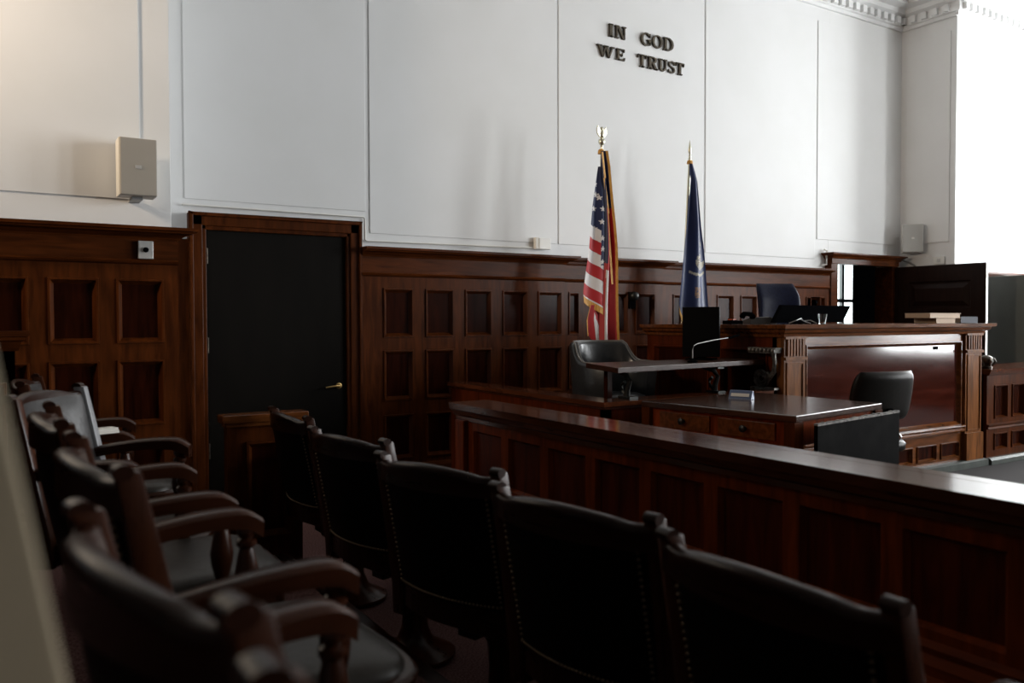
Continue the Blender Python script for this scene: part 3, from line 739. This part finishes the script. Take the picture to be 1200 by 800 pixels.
for k in range(5):
    an = 2*PI*k/5; mb.tube([(0, 0, .10), (.15*math.cos(an), .15*math.sin(an), .095), (.27*math.cos(an), .27*math.sin(an), .065)], [.028, .022, .016], 8)
mb.build('star_base', 'plastic_blk', bc, smooth=40)
for k in range(5):
    an = 2*PI*k/5; mb = MB(); mb.lathe([(.028, -.02), (.03, 0), (.028, .02)], (0, 0, 0), 12, T=lambda x, y, z, an=an: (.27*math.cos(an)+x*math.cos(an)-z*math.sin(an), .27*math.sin(an)+x*math.sin(an)+z*math.cos(an), .032+y)); mb.build('caster', 'plastic_blk', bc, smooth=40)

# judge's navy chair
jc = thing('judge_chair', 'tall navy blue leather chair behind the judge bench', 'chair', (5.98, 4.84, .402), math.radians(-112))
mb = MB(); R = []
for k in range(17):
    v = k/16; z = .42+.80*v; hw = .205*(1-.06*(1-v)-.14*max(0, v-.8)/.2*max(0, v-.8)/.2); th = .05*(1-.25*v)+.012*math.sin(v*PI*3)
    ring_ = []
    for j in range(24):
        an = 2*PI*j/24; cy = math.copysign(abs(math.cos(an))**.5, math.cos(an)); sx = math.copysign(abs(math.sin(an))**.7, math.sin(an))
        y = hw*cy; back_ = -.22-.10*v-(.05*max(0, v-.85)/.15)
        ring_.append((back_+th*sx+.075*(y/.235)**2, y, z))
    R.append(ring_)
mb.loft(R); mb.build('backrest', 'leather_navy', jc, smooth=60)
mb = MB(); mb.loft([[(.02+.25*s*math.copysign(abs(math.cos(2*PI*k/28))**.5, math.cos(2*PI*k/28)), .25*s*math.copysign(abs(math.sin(2*PI*k/28))**.5, math.sin(2*PI*k/28)), z) for k in range(28)] for z, s in ((.38, .94), (.40, 1), (.46, 1.01), (.49, .95), (.5, .7))]); mb.build('seat', 'leather_navy', jc, smooth=60)
for s in (-1, 1):
    mb = MB(); mb.tube([(-.2, s*.27, .66), (0, s*.28, .67), (.14, s*.28, .65), (.16, s*.28, .55), (.1, s*.26, .42)], [.026, .028, .026, .02, .018], 8); mb.build('arm', 'leather_navy', jc, smooth=60)
mb = MB(); mb.lathe([(.028, .06), (.028, .38)], (0, 0, 0), 12)
for k in range(5):
    an = 2*PI*k/5; mb.tube([(0, 0, .09), (.27*math.cos(an), .27*math.sin(an), .03)], [.026, .018], 8)
mb.build('pedestal', 'plastic_blk', jc, smooth=40)

# ------------------------------------------------------------------ things on the bench and the desk
BT = 1.2555
# wide monitor seen from behind
mo = thing('monitor', 'wide black monitor with slanting sides on the judge bench, before the navy chair', 'monitor', (5.53, 4.32, BT), math.radians(2))
mb = MB(); mb.prism([(-.46, .012), (.425, .012), (.485, .148), (-.40, .148)], lambda u, v, d: (u, d-(v-.01)*.25, v), -.02, .012); mb.build('screen_back', 'plastic_blk', mo, bevel=.004)
mb = MB(); mb.box(-.1, .1, -.02, .12, 0, .012); mb.box(-.03, .03, .03, .06, .01, .1); mb.build('stand', 'plastic_blk', mo)
# glass
mb = MB(); mb.lathe([(.026, 0), (.034, .078), (.032, .078), (.024, .006)], (0, 0, 0), 18)
o = tag(mb.build('drinking_glass', 'glass', smooth=40), 'small clear water glass on the judge bench in front of the monitor', 'glass'); o.location = (5.41, 4.10, BT)
# telephone
ph = thing('telephone', 'black desk telephone with grey keypad on the left corner of the judge bench', 'telephone', (5.10, 4.45, BT), math.radians(-25))
mb = MB(); mb.prism([(-.09, 0), (.09, 0), (.09, .025), (-.09, .055)], lambda u, v, d: (d, u, v), -.11, .11); mb.build('body', 'plastic_dark', ph, bevel=.006)
mb = MB(); mb.tube([(-.095, -.10, .055), (-.095, -.07, .075), (-.095, 0, .082), (-.095, .07, .08), (-.095, .10, .062)], [.024, .02, .016, .02, .024], 10); mb.build('handset', 'plastic_blk', ph, smooth=50)
mb = MB()
for i in range(3):
    for j in range(4): mb.box(-.02+.03*i, .0+.03*i, -.05+.028*j, -.032+.028*j, .03, .052-.005*j+.004)
mb.build('keypad', 'white_plastic', ph)
mb = MB(); mb.box(-.06, .06, -.05, .05, 0, .03); mb.box(-.055, -.015, -.052, .0, .03, .045, mi=1)
o = tag(mb.build('desk_box', ['plastic_blk', 'red_led'], bevel=.003), 'small dark box with a red top at the left of the bench telephone', 'box'); o.location = (4.86, 4.50, BT)
mb = MB(); mb.tube([(-.14, .02, .008), (-.1, -.02, .03), (-.02, .0, .045), (.04, .03, .025), (.10, .01, .03), (.14, -.02, .006)], .004, 6); mb.tube([(-.1, .05, .006), (0, .03, .04), (.08, .05, .02), (.13, .03, .006)], .003, 6)
o = tag(mb.build('cable', 'plastic_grey', smooth=40), 'loose thin cable looping on the judge bench beside the water glass', 'cable'); o.location = (5.26, 4.16, BT)
# books
def book(name, w, d, h, cover, label, loc, rz):
    t = thing(name, label, 'book', loc, rz, 'books on the right end of the bench')
    mb = MB(); mb.box(-w/2, w/2, -d/2, d/2, 0, .005).box(-w/2, w/2, -d/2, d/2, h-.005, h).box(-w/2, -w/2+.006, -d/2, d/2, 0, h); mb.build('cover', cover, t, bevel=.001)
    MB().box(-w/2+.006, w/2-.006, -d/2+.006, d/2-.006, .005, h-.005).build('pages', 'paper' if cover != 'tan' else 'tan', t)
book('book', .30, .20, .045, 'tan', 'lower tan book of the pair on the right end of the bench', (6.93, 4.10, BT), .0)
book('book', .50, .22, .042, 'tan', 'upper long tan book lying over the other on the bench right end', (6.90, 4.10, BT+.046), .04)
book('book', .20, .27, .058, 'blue_cover', 'dark blue book at the far right end of the bench, beside the tan pair', (7.29, 4.10, BT), PI/2)
# witness monitor
wm = thing('monitor', 'black upright screen on the witness desk board beside the thin microphone', 'monitor', (4.36, 4.34, 1.0), math.radians(-58))
mb = MB(); mb.box(-.135, .135, -.012, .018, .02, .385); mb.build('screen', 'screen', wm, bevel=.004)
mb = MB(); mb.box(-.10, .10, -.06, .09, 0, .012); mb.box(-.03, .03, .015, .035, .01, .2); mb.build('stand', 'plastic_blk', wm, bevel=.003)
mc = thing('microphone', 'thin gooseneck microphone bending right over the witness desk board', 'microphone', (4.02, 4.08, 1.0))
mb = MB(); mb.lathe([(.035, 0), (.035, .012), (.012, .018), (.01, .03)], (0, 0, 0), 14); mb.build('base', 'plastic_blk', mc, smooth=40)
mb = MB(); mb.tube([(0, 0, .02), (0, 0, .085), (.012, 0, .115), (.045, 0, .128), (.20, .0, .150), (.36, 0, .165)], .0036, 8); mb.build('gooseneck', 'steel', mc, smooth=40)
mb = MB(); mb.tube([(.34, 0, .163), (.37, 0, .167), (.44, 0, .18), (.455, 0, .183)], [.006, .009, .009, .005], 8); mb.build('capsule', 'plastic_blk', mc, smooth=40)

# ------------------------------------------------------------------ flags
def flag(name, label, loc, pole_top, tip, cloth, base_tilt=0.):
    t = thing(name, label, 'flag', loc)
    mb = MB(); mb.lathe([(.15, 0), (.15, .02), (.13, .035), (.04, .05), (.03, .09), (.02, .095)], (0, 0, 0), 24); mb.build('stand_base', 'brass', t, smooth=40)
    mb = MB(); mb.tube([(-base_tilt, 0, .05), (0, 0, pole_top)], .0135, 10); mb.build('pole', 'pale_gold', t, smooth=40)
    tip(t, pole_top); cloth(t); return t
def eagle(t, z):
    mb = MB(); mb.lathe([(.012, 0), (.012, .03), (.024, .04), (.03, .06), (.024, .08), (.008, .088)], (0, 0, z), 12)
    mb.lathe([(.006, .085), (.02, .10), (.024, .125), (.015, .15), (.014, .16), (.017, .172), (.008, .185)], (0, 0, z), 12)
    for s in (-1, 1):
        mb.prism([(0, .10), (.03, .10), (.055, .125), (.06, .16), (.048, .19), (.035, .17), (.02, .155), (0, .145)], lambda u, v, d, s=s: (s*u, .008*s*u/.05+d, z+v), -.008, .008)
    mb.build('eagle_finial', 'pale_gold', t, smooth=50)
def spear(t, z):
    mb = MB(); mb.lathe([(.012, 0), (.016, .02), (.010, .035), (.014, .05), (.006, .06), (.018, .085), (.010, .14), (.001, .20)], (0, 0, z), 12); mb.build('spear_finial', 'pale_gold', t, smooth=50)
def interp(tab, z):
    for (z0, *a), (z1, *b) in zip(tab, tab[1:]):
        if z0 >= z >= z1:
            t = (z0-z)/(z0-z1); return [p+(q-p)*t for p, q in zip(a, b)]
    return list(tab[-1][1:] if z < tab[-1][0] else tab[0][1:])
STAR = []
def star_hit(u, v, cu, cv, r):
    du, dv = u-cu, v-cv; d = math.hypot(du, dv)
    if d > r: return False
    a = (math.atan2(du, dv)) % (2*PI/5); a = min(a, 2*PI/5-a)
    return d*math.cos(a)+d*math.sin(a)*1.38 < r*.99 if False else d < r*(.42+.58*(1-a/(PI/5))**1.3)
def us_cloth(t):
    # one cloth: left drop with canton and sloping stripes, right fold running down vertically
    def sheet(zt, tab, zb, colf, nx, nz, yamp, y0, ph, mats, name, fold=2.5):
        mb = MB(); g = []
        for j in range(nz+1):
            row = []
            for i in range(nx+1):
                s = i/nx; z = zt+(zb(s)-zt)*j/nz; l, r = interp(tab, z)
                amp = yamp*min(1, .3+(zt-z)/.6)
                row.append((l+(r-l)*s, y0+amp*math.sin(s*PI*fold+ph)+.01*math.sin(z*5+ph), z))
            g.append(row)
        for j in range(nz):
            for i in range(nx):
                mb.quad(g[j][i], g[j][i+1], g[j+1][i+1], g[j+1][i], mi=colf((i+.5)/nx, g[j][i][2], (g[j][i][0]+g[j][i+1][0])/2))
        return mb.build(name, mats, t, smooth=70), g
    mats = ['f_blue', 'f_white', 'f_red']
    stars = [(-.085, 2.45), (-.055, 2.335), (-.1, 2.24), (-.04, 2.13), (-.095, 2.07), (-.035, 1.99), (-.03, 1.90), (-.03, 1.79), (-.078, 2.36), (-.03, 2.24)]
    def colL(s, z, x):
        zz = z+.55*(x+.09)          # stripes slope down to the right
        if x > -.045 and z > 1.76 or zz > 2.08:
            for cx, cz in stars:
                if star_hit(x, z, cx, cz, .026): return 1
            return 0
        return 1 if int((2.08-zz)/.105) % 2 == 0 else 2
    tabL = [(2.62, -.05, -.035), (2.5, -.075, -.022), (2.27, -.12, -.01), (2.1, -.14, -.008), (1.9, -.155, -.002), (1.54, -.205, .0), (1.3, -.20, .005)]
    cl, g = sheet(2.60, tabL, lambda s: 1.50-.12*s, colL, 56, 260, .022, -.03, .4, mats, 'canton_cloth', 1.6)
    fr = MB()
    for i in range(56):
        a, b = g[-1][i], g[-1][i+1]; fr.quad(a, b, (b[0]+.004, b[1]-.004, b[2]-.06), (a[0]+.004, a[1]-.004, a[2]-.06))
    fr.build('fringe', 'gold', cl)
    def colR(s, z, x):
        if z > 2.25: return 0
        if z > 1.78 and s < .35: return 0
        k = s+(z-1.6)*.22
        if z < 2.05 and .30 < k+.25*max(0, 1.55-z) < .58 and z < 1.72: return 1
        return 2
    tabR = [(2.74, -.03, .006), (2.6, -.028, .03), (2.3, -.03, .045), (1.9, -.03, .085), (1.6, -.045, .10), (1.35, -.06, .11), (1.1, -.075, .118), (.8, -.06, .10)]
    cr, g = sheet(2.735, tabR, lambda s: .86+.05*s, colR, 40, 240, .03, -.045, 1.1, mats, 'fly_cloth', 3.0)
    fr = MB()
    for j in range(len(g)-1):
        a, b = g[j][-1], g[j+1][-1]
        w0 = .018
        fr.quad(a, b, (b[0]+w0, b[1]-.012, b[2]), (a[0]+w0, a[1]-.012, a[2]))
    for zt_, zb_, x0, x1 in ((2.72, 2.50, -.045, -.02), (2.5, 2.2, -.025, .02), (2.2, 1.6, .015, .06)):
        fr.quad((x0, -.055, zt_), (x0+.02, -.055, zt_), (x1+.02, -.06, zb_), (x1, -.06, zb_))
    fr.build('fringe', 'gold', cr)
    tl = [(1.44, -.12, -.06), (1.3, -.155, -.05), (1.15, -.14, -.03), (1.0, -.10, -.03)]
    ct_, g = sheet(1.42, tl, lambda s: 1.16-.2*s, lambda s, z, x: 1 if (s > .55 and z < 1.36-.25*(s-.55)) else 2, 24, 50, .018, -.02, 2.0, mats, 'corner_cloth', 1.2)
    fr = MB()
    for j in range(len(g)-1):
        a, b = g[j][0], g[j+1][0]; fr.quad(a, b, (b[0]-.016, b[1]-.01, b[2]-.01), (a[0]-.016, a[1]-.01, a[2]-.01))
    fr.build('fringe', 'gold', ct_)
    mb = MB(); mb.lathe([(.03, 0), (.026, .03), (.015, .04)], (-.005, 0, 2.715), 12); mb.build('pole_sleeve', 'gold', t, smooth=40)
def state_cloth(t):
    mb = MB(); g = []; nx, nz = 60, 200
    tab = [(2.80, -.012, .018), (2.7, -.03, .036), (2.2, -.078, .115), (1.9, -.115, .165), (1.65, -.145, .19), (1.42, -.175, .215), (1.2, -.165, .22)]
    for j in range(nz+1):
        row = []
        for i in range(nx+1):
            s = i/nx; zb = 1.44-.34*min(1, s*2.2); z = 2.79+(zb-2.79)*j/nz; l, r = interp(tab, z); amp = .035*min(1, (2.79-z)/.7+.15)
            row.append((l+(r-l)*s, -.06*min(1, (2.79-z)*4+.25)+amp*math.sin(s*PI*2.6+.5), z))
        g.append(row)
    def col(x, z):
        u, v = (x-.062)/1.3, (z-1.88)/1.3
        h = math.sin(x*311.7+z*127.1)*43758.5; h -= math.floor(h)
        # crest, shield and ribbon of the coat of arms, seen in the folds
        if .03 < v < .155 and abs(u-.012-.12*(v-.06)) < .026*(1-((v-.09)/.066)**2): return 1 if h > .18 else 0
        if (u/.048)**2+((v+.03)/.06)**2 < 1: return 1 if h > .38 else (2 if h < .1 else 0)
        if .02 < u < .075 and abs(v+.06-.7*(u-.04)) < .022: return 1
        if abs(v+.125-4*u*u) < .009 and -.085 < u < .08: return 1
        if -.055 < u < .0 and -.29 < v < -.21 and h > .3: return 2
        return 0
    for j in range(nz):
        for i in range(nx): mb.quad(g[j][i], g[j][i+1], g[j+1][i+1], g[j+1][i], mi=col((g[j][i][0]+g[j][i+1][0])/2, g[j][i][2]))
    c = mb.build('cloth', ['f_state', 'f_emb', 'f_emb2'], t, smooth=70)
    fr = MB()
    for i in range(26):
        a, b = g[-1][i], g[-1][i+1]; fr.quad(a, b, (b[0], b[1]-.006, b[2]-.065), (a[0], a[1]-.006, a[2]-.065))
    fr.build('fringe', 'gold', c)
    mb = MB(); mb.lathe([(.03, 0), (.026, .03), (.015, .035)], (.002, 0, 2.77), 12); mb.build('pole_sleeve', 'gold', t, smooth=40)
flag('stars_and_stripes_flag', 'red, white and blue striped flag with gold fringe behind the witness chair', (4.44, 5.60, .0), 2.76, eagle, us_cloth)
flag('state_flag', 'furled dark blue flag with a pale coat of arms behind the bench', (5.62, 5.75, .0), 2.80, spear, state_cloth, .17)

# ------------------------------------------------------------------ motto letters
def arc(cx, cy, rx, ry, a0, a1, tx, ty, n=18):
    o = [(cx+rx*math.cos(math.radians(a0+(a1-a0)*k/n)), cy+ry*math.sin(math.radians(a0+(a1-a0)*k/n))) for k in range(n+1)]
    i = [(cx+(rx-tx)*math.cos(math.radians(a0+(a1-a0)*k/n)), cy+(ry-ty)*math.sin(math.radians(a0+(a1-a0)*k/n))) for k in range(n+1)]
    return [[o[k], o[k+1], i[k+1], i[k]] for k in range(n)]
R_ = lambda x0, x1, y0, y1: [[(x0, y0), (x1, y0), (x1, y1), (x0, y1)]]
S = .09; TH = .2; TN = .1
LET = {
 'I': R_(.3, .7, 0, 0+S)+R_(.3, .7, 1-S, 1)+R_(.36, .64, 0, 1),
 'N': R_(.10, .20, 0, 1)+R_(.80, .90, 0, 1)+R_(0, .32, 0, S)+R_(.66, 1, 1-S, 1)+R_(0, .25, 1-S, 1)+[[(.12, 1), (.34, 1), (.90, 0), (.70, 0)]],
 'G': arc(.5, .5, .5, .5, 40, 330, .19, .09)+R_(.74, .92, .08, .46)+R_(.6, 1, .42, .5)+R_(.84, .92, .68, .95),
 'O': arc(.5, .5, .5, .5, 0, 360, .19, .09, 28),
 'D': R_(.12, .32, 0, 1)+R_(0, .5, 0, S)+R_(0, .5, 1-S, 1)+arc(.45, .5, .55, .5, -90, 90, .2, .09),
 'W': [[(.03, 1), (.20, 1), (.37, 0), (.27, 0)], [(.46, 1), (.54, 1), (.35, 0), (.27, 0)], [(.43, 1), (.60, 1), (.75, 0), (.65, 0)], [(.88, 1), (.96, 1), (.73, 0), (.65, 0)]]+R_(-.04, .27, 1-S, 1)+R_(.36, .66, 1-S, 1)+R_(.80, 1.04, 1-S, 1),
 'E': R_(.12, .34, 0, 1)+R_(0, .92, 0, S)+R_(0, .9, 1-S, 1)+R_(.3, .68, .46, .55)+R_(.62, .70, .36, .65)+[[(.82, 0), (.94, 0), (.97, .28), (.9, .28)], [(.80, 1), (.92, 1), (.92, .74), (.85, .74)]],
 'T': R_(.39, .61, 0, 1)+R_(.25, .75, 0, S)+R_(0, 1, 1-S, 1)+[[(0, 1), (.10, 1), (.06, .72), (0, .72)], [(.90, 1), (1, 1), (1, .72), (.94, .72)]],
 'R': R_(.12, .34, 0, 1)+R_(0, .46, 0, S)+R_(0, .5, 1-S, 1)+arc(.48, .74, .40, .26, -90, 90, .2, .09)+R_(.3, .5, .47, .56)+[[(.42, .5), (.64, .5), (.96, 0), (.74, 0)]]+R_(.72, 1.04, 0, S),
 'U': R_(.12, .34, .3, 1)+R_(.76, .86, .3, 1)+R_(0, .46, 1-S, 1)+R_(.62, 1, 1-S, 1)+arc(.49, .32, .37, .32, 180, 360, .18, .1),
 'S': arc(.5, .74, .42, .26, 20, 270, .16, .09)+arc(.5, .26, .44, .27, -160, 90, .16, .09)+R_(.84, .92, .70, .96)+R_(.06, .14, .04, .3),
}
words = [('IN', 'IN', [('I', 4.985, 5.035), ('N', 5.06, 5.195)], 3.982, 4.102), ('GOD', 'GOD', [('G', 5.385, 5.515), ('O', 5.53, 5.66), ('D', 5.675, 5.81)], 3.972, 4.10),
         ('WE', 'WE', [('W', 4.85, 5.045), ('E', 5.075, 5.185)], 3.778, 3.886), ('TRUST', 'TRUST', [('T', 5.345, 5.455), ('R', 5.47, 5.60), ('U', 5.612, 5.725), ('S', 5.74, 5.835), ('T', 5.845, 5.955)], 3.758, 3.878)]
for w_, _, ls_, z0, z1 in words:
    for k, (ch, x0, x1) in enumerate(ls_):
        mb = MB()
        if ch == 'I': x0, x1 = x0-.035, x1+.035
        for poly in LET[ch]:
            mb.prism([(x0+(x1-x0)*u, z0+(z1-z0)*v) for u, v in poly], lambda u, v, d: (u, WY-.008-d, v), -.001, .022)
        lab = 'bronze wall letter %s in the word %s of the motto' % (ch, w_)
        if w_ == 'TRUST' and ch == 'T': lab = ('first' if k == 0 else 'last')+' bronze wall letter T in the word TRUST of the motto'
        tag(mb.build('wall_letter', 'letter'), lab, 'letter', 'motto letters on the white wall')

# ------------------------------------------------------------------ wall fittings
sp1 = thing('wall_speaker', 'beige box loudspeaker on the warm white wall at the left', 'speaker', (.75, 5.47, 2.215), 0)
mb = MB(); mb.box(-.105, .105, -.07, .07, -.172, .172); mb.build('cabinet', 'beige_lit', sp1, bevel=.006)
mb = MB(); mb.box(-.100, .104, -.086, -.07, -.170, .170); mb.build('grille', 'beige', sp1, bevel=.006)
mb = MB(); mb.box(-.018, .018, -.089, -.085, -.012, .008); mb.build('badge', 'plate', sp1)
mb = MB(); mb.box(-.03, .03, -.03, .13, -.19, -.172); mb.build('bracket', 'plastic_grey', sp1)
sp2 = thing('wall_speaker', 'pale grey box loudspeaker in the far right corner above the open door', 'speaker', (9.565, 5.96, 2.28), math.radians(-52))
mb = MB(); mb.box(-.115, .115, -.07, .085, -.172, .172); mb.build('cabinet', 'white_plastic', sp2, bevel=.006)
mb = MB(); mb.box(-.112, .112, -.085, -.07, -.168, .168); mb.build('grille', 'spk_grey', sp2, bevel=.005)
mb = MB(); mb.box(-.015, .015, -.089, -.085, -.01, .01); mb.build('badge', 'white_plastic', sp2)
mb = MB(); mb.tube([(0, .08, 0), (0.02, .14, 0)], .02, 8); mb.build('bracket', 'plastic_grey', sp2)
sw = thing('key_switch', 'small metal switch plate with a black knob on the left wood panelling', 'switch', (.80, 5.515, 1.728))
MB().box(-.043, .043, -.03, .0, -.055, .055).build('plate', 'plate', sw, bevel=.004)
mb = MB(); mb.lathe([(.016, 0), (.014, .018), (.006, .02)], (0, 0, 0), 14, T=lambda x, y, z: (x, -.03-z, y)); mb.build('knob', 'plastic_blk', sw, smooth=40)
ob = thing('outlet_box', 'small white box with a side fitting above the wood panelling left of the flags', 'outlet box', (4.21, 6.185, 1.975))
MB().box(-.05, .075, -.045, .0, -.045, .055).build('body', 'white_plastic', ob, bevel=.005)
MB().box(-.085, -.05, -.04, .0, -.045, .06).build('fitting', 'paper', ob, bevel=.005)
mb = MB(); mb.tube([(1.14, 6.18, 2.115), (2.50, 6.18, 2.112), (2.512, 6.18, 2.10), (2.512, 6.18, 1.935), (2.53, 6.18, 1.925), (4.125, 6.18, 1.940)], .008, 6)
tag(mb.build('wire_conduit', 'white_plastic', smooth=40), 'thin white conduit running over the black door to the outlet box', 'conduit')
cam_ = thing('wall_sensor', 'dark rounded sensor on the panelling between the two flags', 'sensor', (5.19, 6.095, 1.52))
mb = MB(); mb.lathe([(.02, -.045), (.04, -.03), (.048, 0), (.04, .03), (.02, .042)], (0, -.045, 0), 16); mb.build('dome', 'iron', cam_, smooth=60)
MB().box(-.04, .04, -.03, .0, -.12, .04).build('mount', 'plastic_blk', cam_, bevel=.004)
mb = MB(); mb.lathe([(.02, 0), (.02, .012), (.008, .014)], (0, 0, 0), 12, T=lambda x, y, z: (7.96+x, 6.12-z, 1.49+y))
tag(mb.build('keyhole_cover', 'plastic_blk', smooth=40), 'small black round cover on the last wood panel by the open doorway', 'lock cover')
tp = thing('wall_switch', 'small white switch plate on the corner wall over the open door', 'switch', (9.673, 5.68, 2.0))
MB().box(-.012, .0, -.07, .07, -.045, .045).build('plate', 'white_plastic', tp, bevel=.003)
MB().box(-.018, -.012, -.02, .02, -.02, .02).build('toggle', 'plate', tp)
mb = MB(); mb.tube([(9.53, 6.15, 2.03), (9.60, 6.12, 2.03), (9.64, 6.05, 2.00), (9.66, 5.98, 1.95), (9.665, 5.95, 1.90)], .012, 8)
tag(mb.build('cable', 'plastic_grey', smooth=40), 'grey cable curving down the corner under the right wall speaker', 'cable')
mb = MB(); mb.tube([(8.14, 6.17, 1.92), (8.18, 6.15, 1.93), (8.185, 6.15, 2.02), (8.21, 6.16, 2.09), (8.17, 6.17, 2.10)], .014, 8)
tag(mb.build('pipe', 'white_plastic', smooth=40), 'short white pipe bend beside the top left of the open doorway frame', 'pipe')
# tall steel cabinet in the bay
cb = thing('steel_cabinet', 'tall dark green-grey steel cabinet at the right edge behind the open door', 'cabinet', (10.53, 5.15, 0))
MB().box(-.42, .42, -.28, .28, .002, 1.80).build('body', 'green_steel', cb, bevel=.006)
MB().box(-.40, -.01, -.298, -.28, .06, 1.76).build('door', 'green_steel', cb, bevel=.004)
MB().box(.01, .40, -.298, -.28, .06, 1.76).build('door', 'green_steel', cb, bevel=.004)
MB().box(.02, .04, -.325, -.298, .85, 1.0).build('handle', 'steel', cb, bevel=.003)

# ------------------------------------------------------------------ lights
w = bpy.data.worlds.new('World'); SC.world = w; w.use_nodes = True
w.node_tree.nodes['Background'].inputs['Color'].default_value = (.5, .55, .6, 1); w.node_tree.nodes['Background'].inputs['Strength'].default_value = .05
def area(name, loc, target, sx, sy, power, col):
    l = bpy.data.lights.new(name, 'AREA'); l.shape = 'RECTANGLE'; l.size = sx; l.size_y = sy; l.energy = power; l.color = col
    o = bpy.data.objects.new(name, l); COL.objects.link(o); o.location = loc
    o.rotation_euler = (Vector(target)-Vector(loc)).to_track_quat('-Z', 'Y').to_euler(); return o
wl = area('wall_lamp', (-2.4, 4.75, 3.4), (.3, 5.6, 3.2), .4, .5, 36, (1, .80, .60)); wl.data.spread = math.radians(84)

# ------------------------------------------------------------------ camera
cd = bpy.data.cameras.new('Camera'); cam = bpy.data.objects.new('Camera', cd); COL.objects.link(cam)
cd.sensor_width = 36; cd.lens = 965/1200*36; cd.clip_start = .02
th, pt, rl = math.radians(32.2), math.radians(1.467), math.radians(-.14)
fwd = Vector((math.sin(th)*math.cos(pt), math.cos(th)*math.cos(pt), -math.sin(pt))); right = Vector((math.cos(th), -math.sin(th), 0)); up = right.cross(fwd)
r2 = right*math.cos(rl)+up*math.sin(rl); u2 = -right*math.sin(rl)+up*math.cos(rl)
cam.matrix_world = Matrix(((r2.x, u2.x, -fwd.x, 0), (r2.y, u2.y, -fwd.y, 0), (r2.z, u2.z, -fwd.z, 1.29), (0, 0, 0, 1)))
cd.dof.use_dof = True; cd.dof.focus_distance = 5.6; cd.dof.aperture_fstop = 2.8
SC.camera = cam
SC.view_settings.view_transform = 'Standard'; SC.view_settings.look = 'None'; SC.view_settings.exposure = 0.; SC.view_settings.gamma = 1
SC.view_settings.use_curve_mapping = False
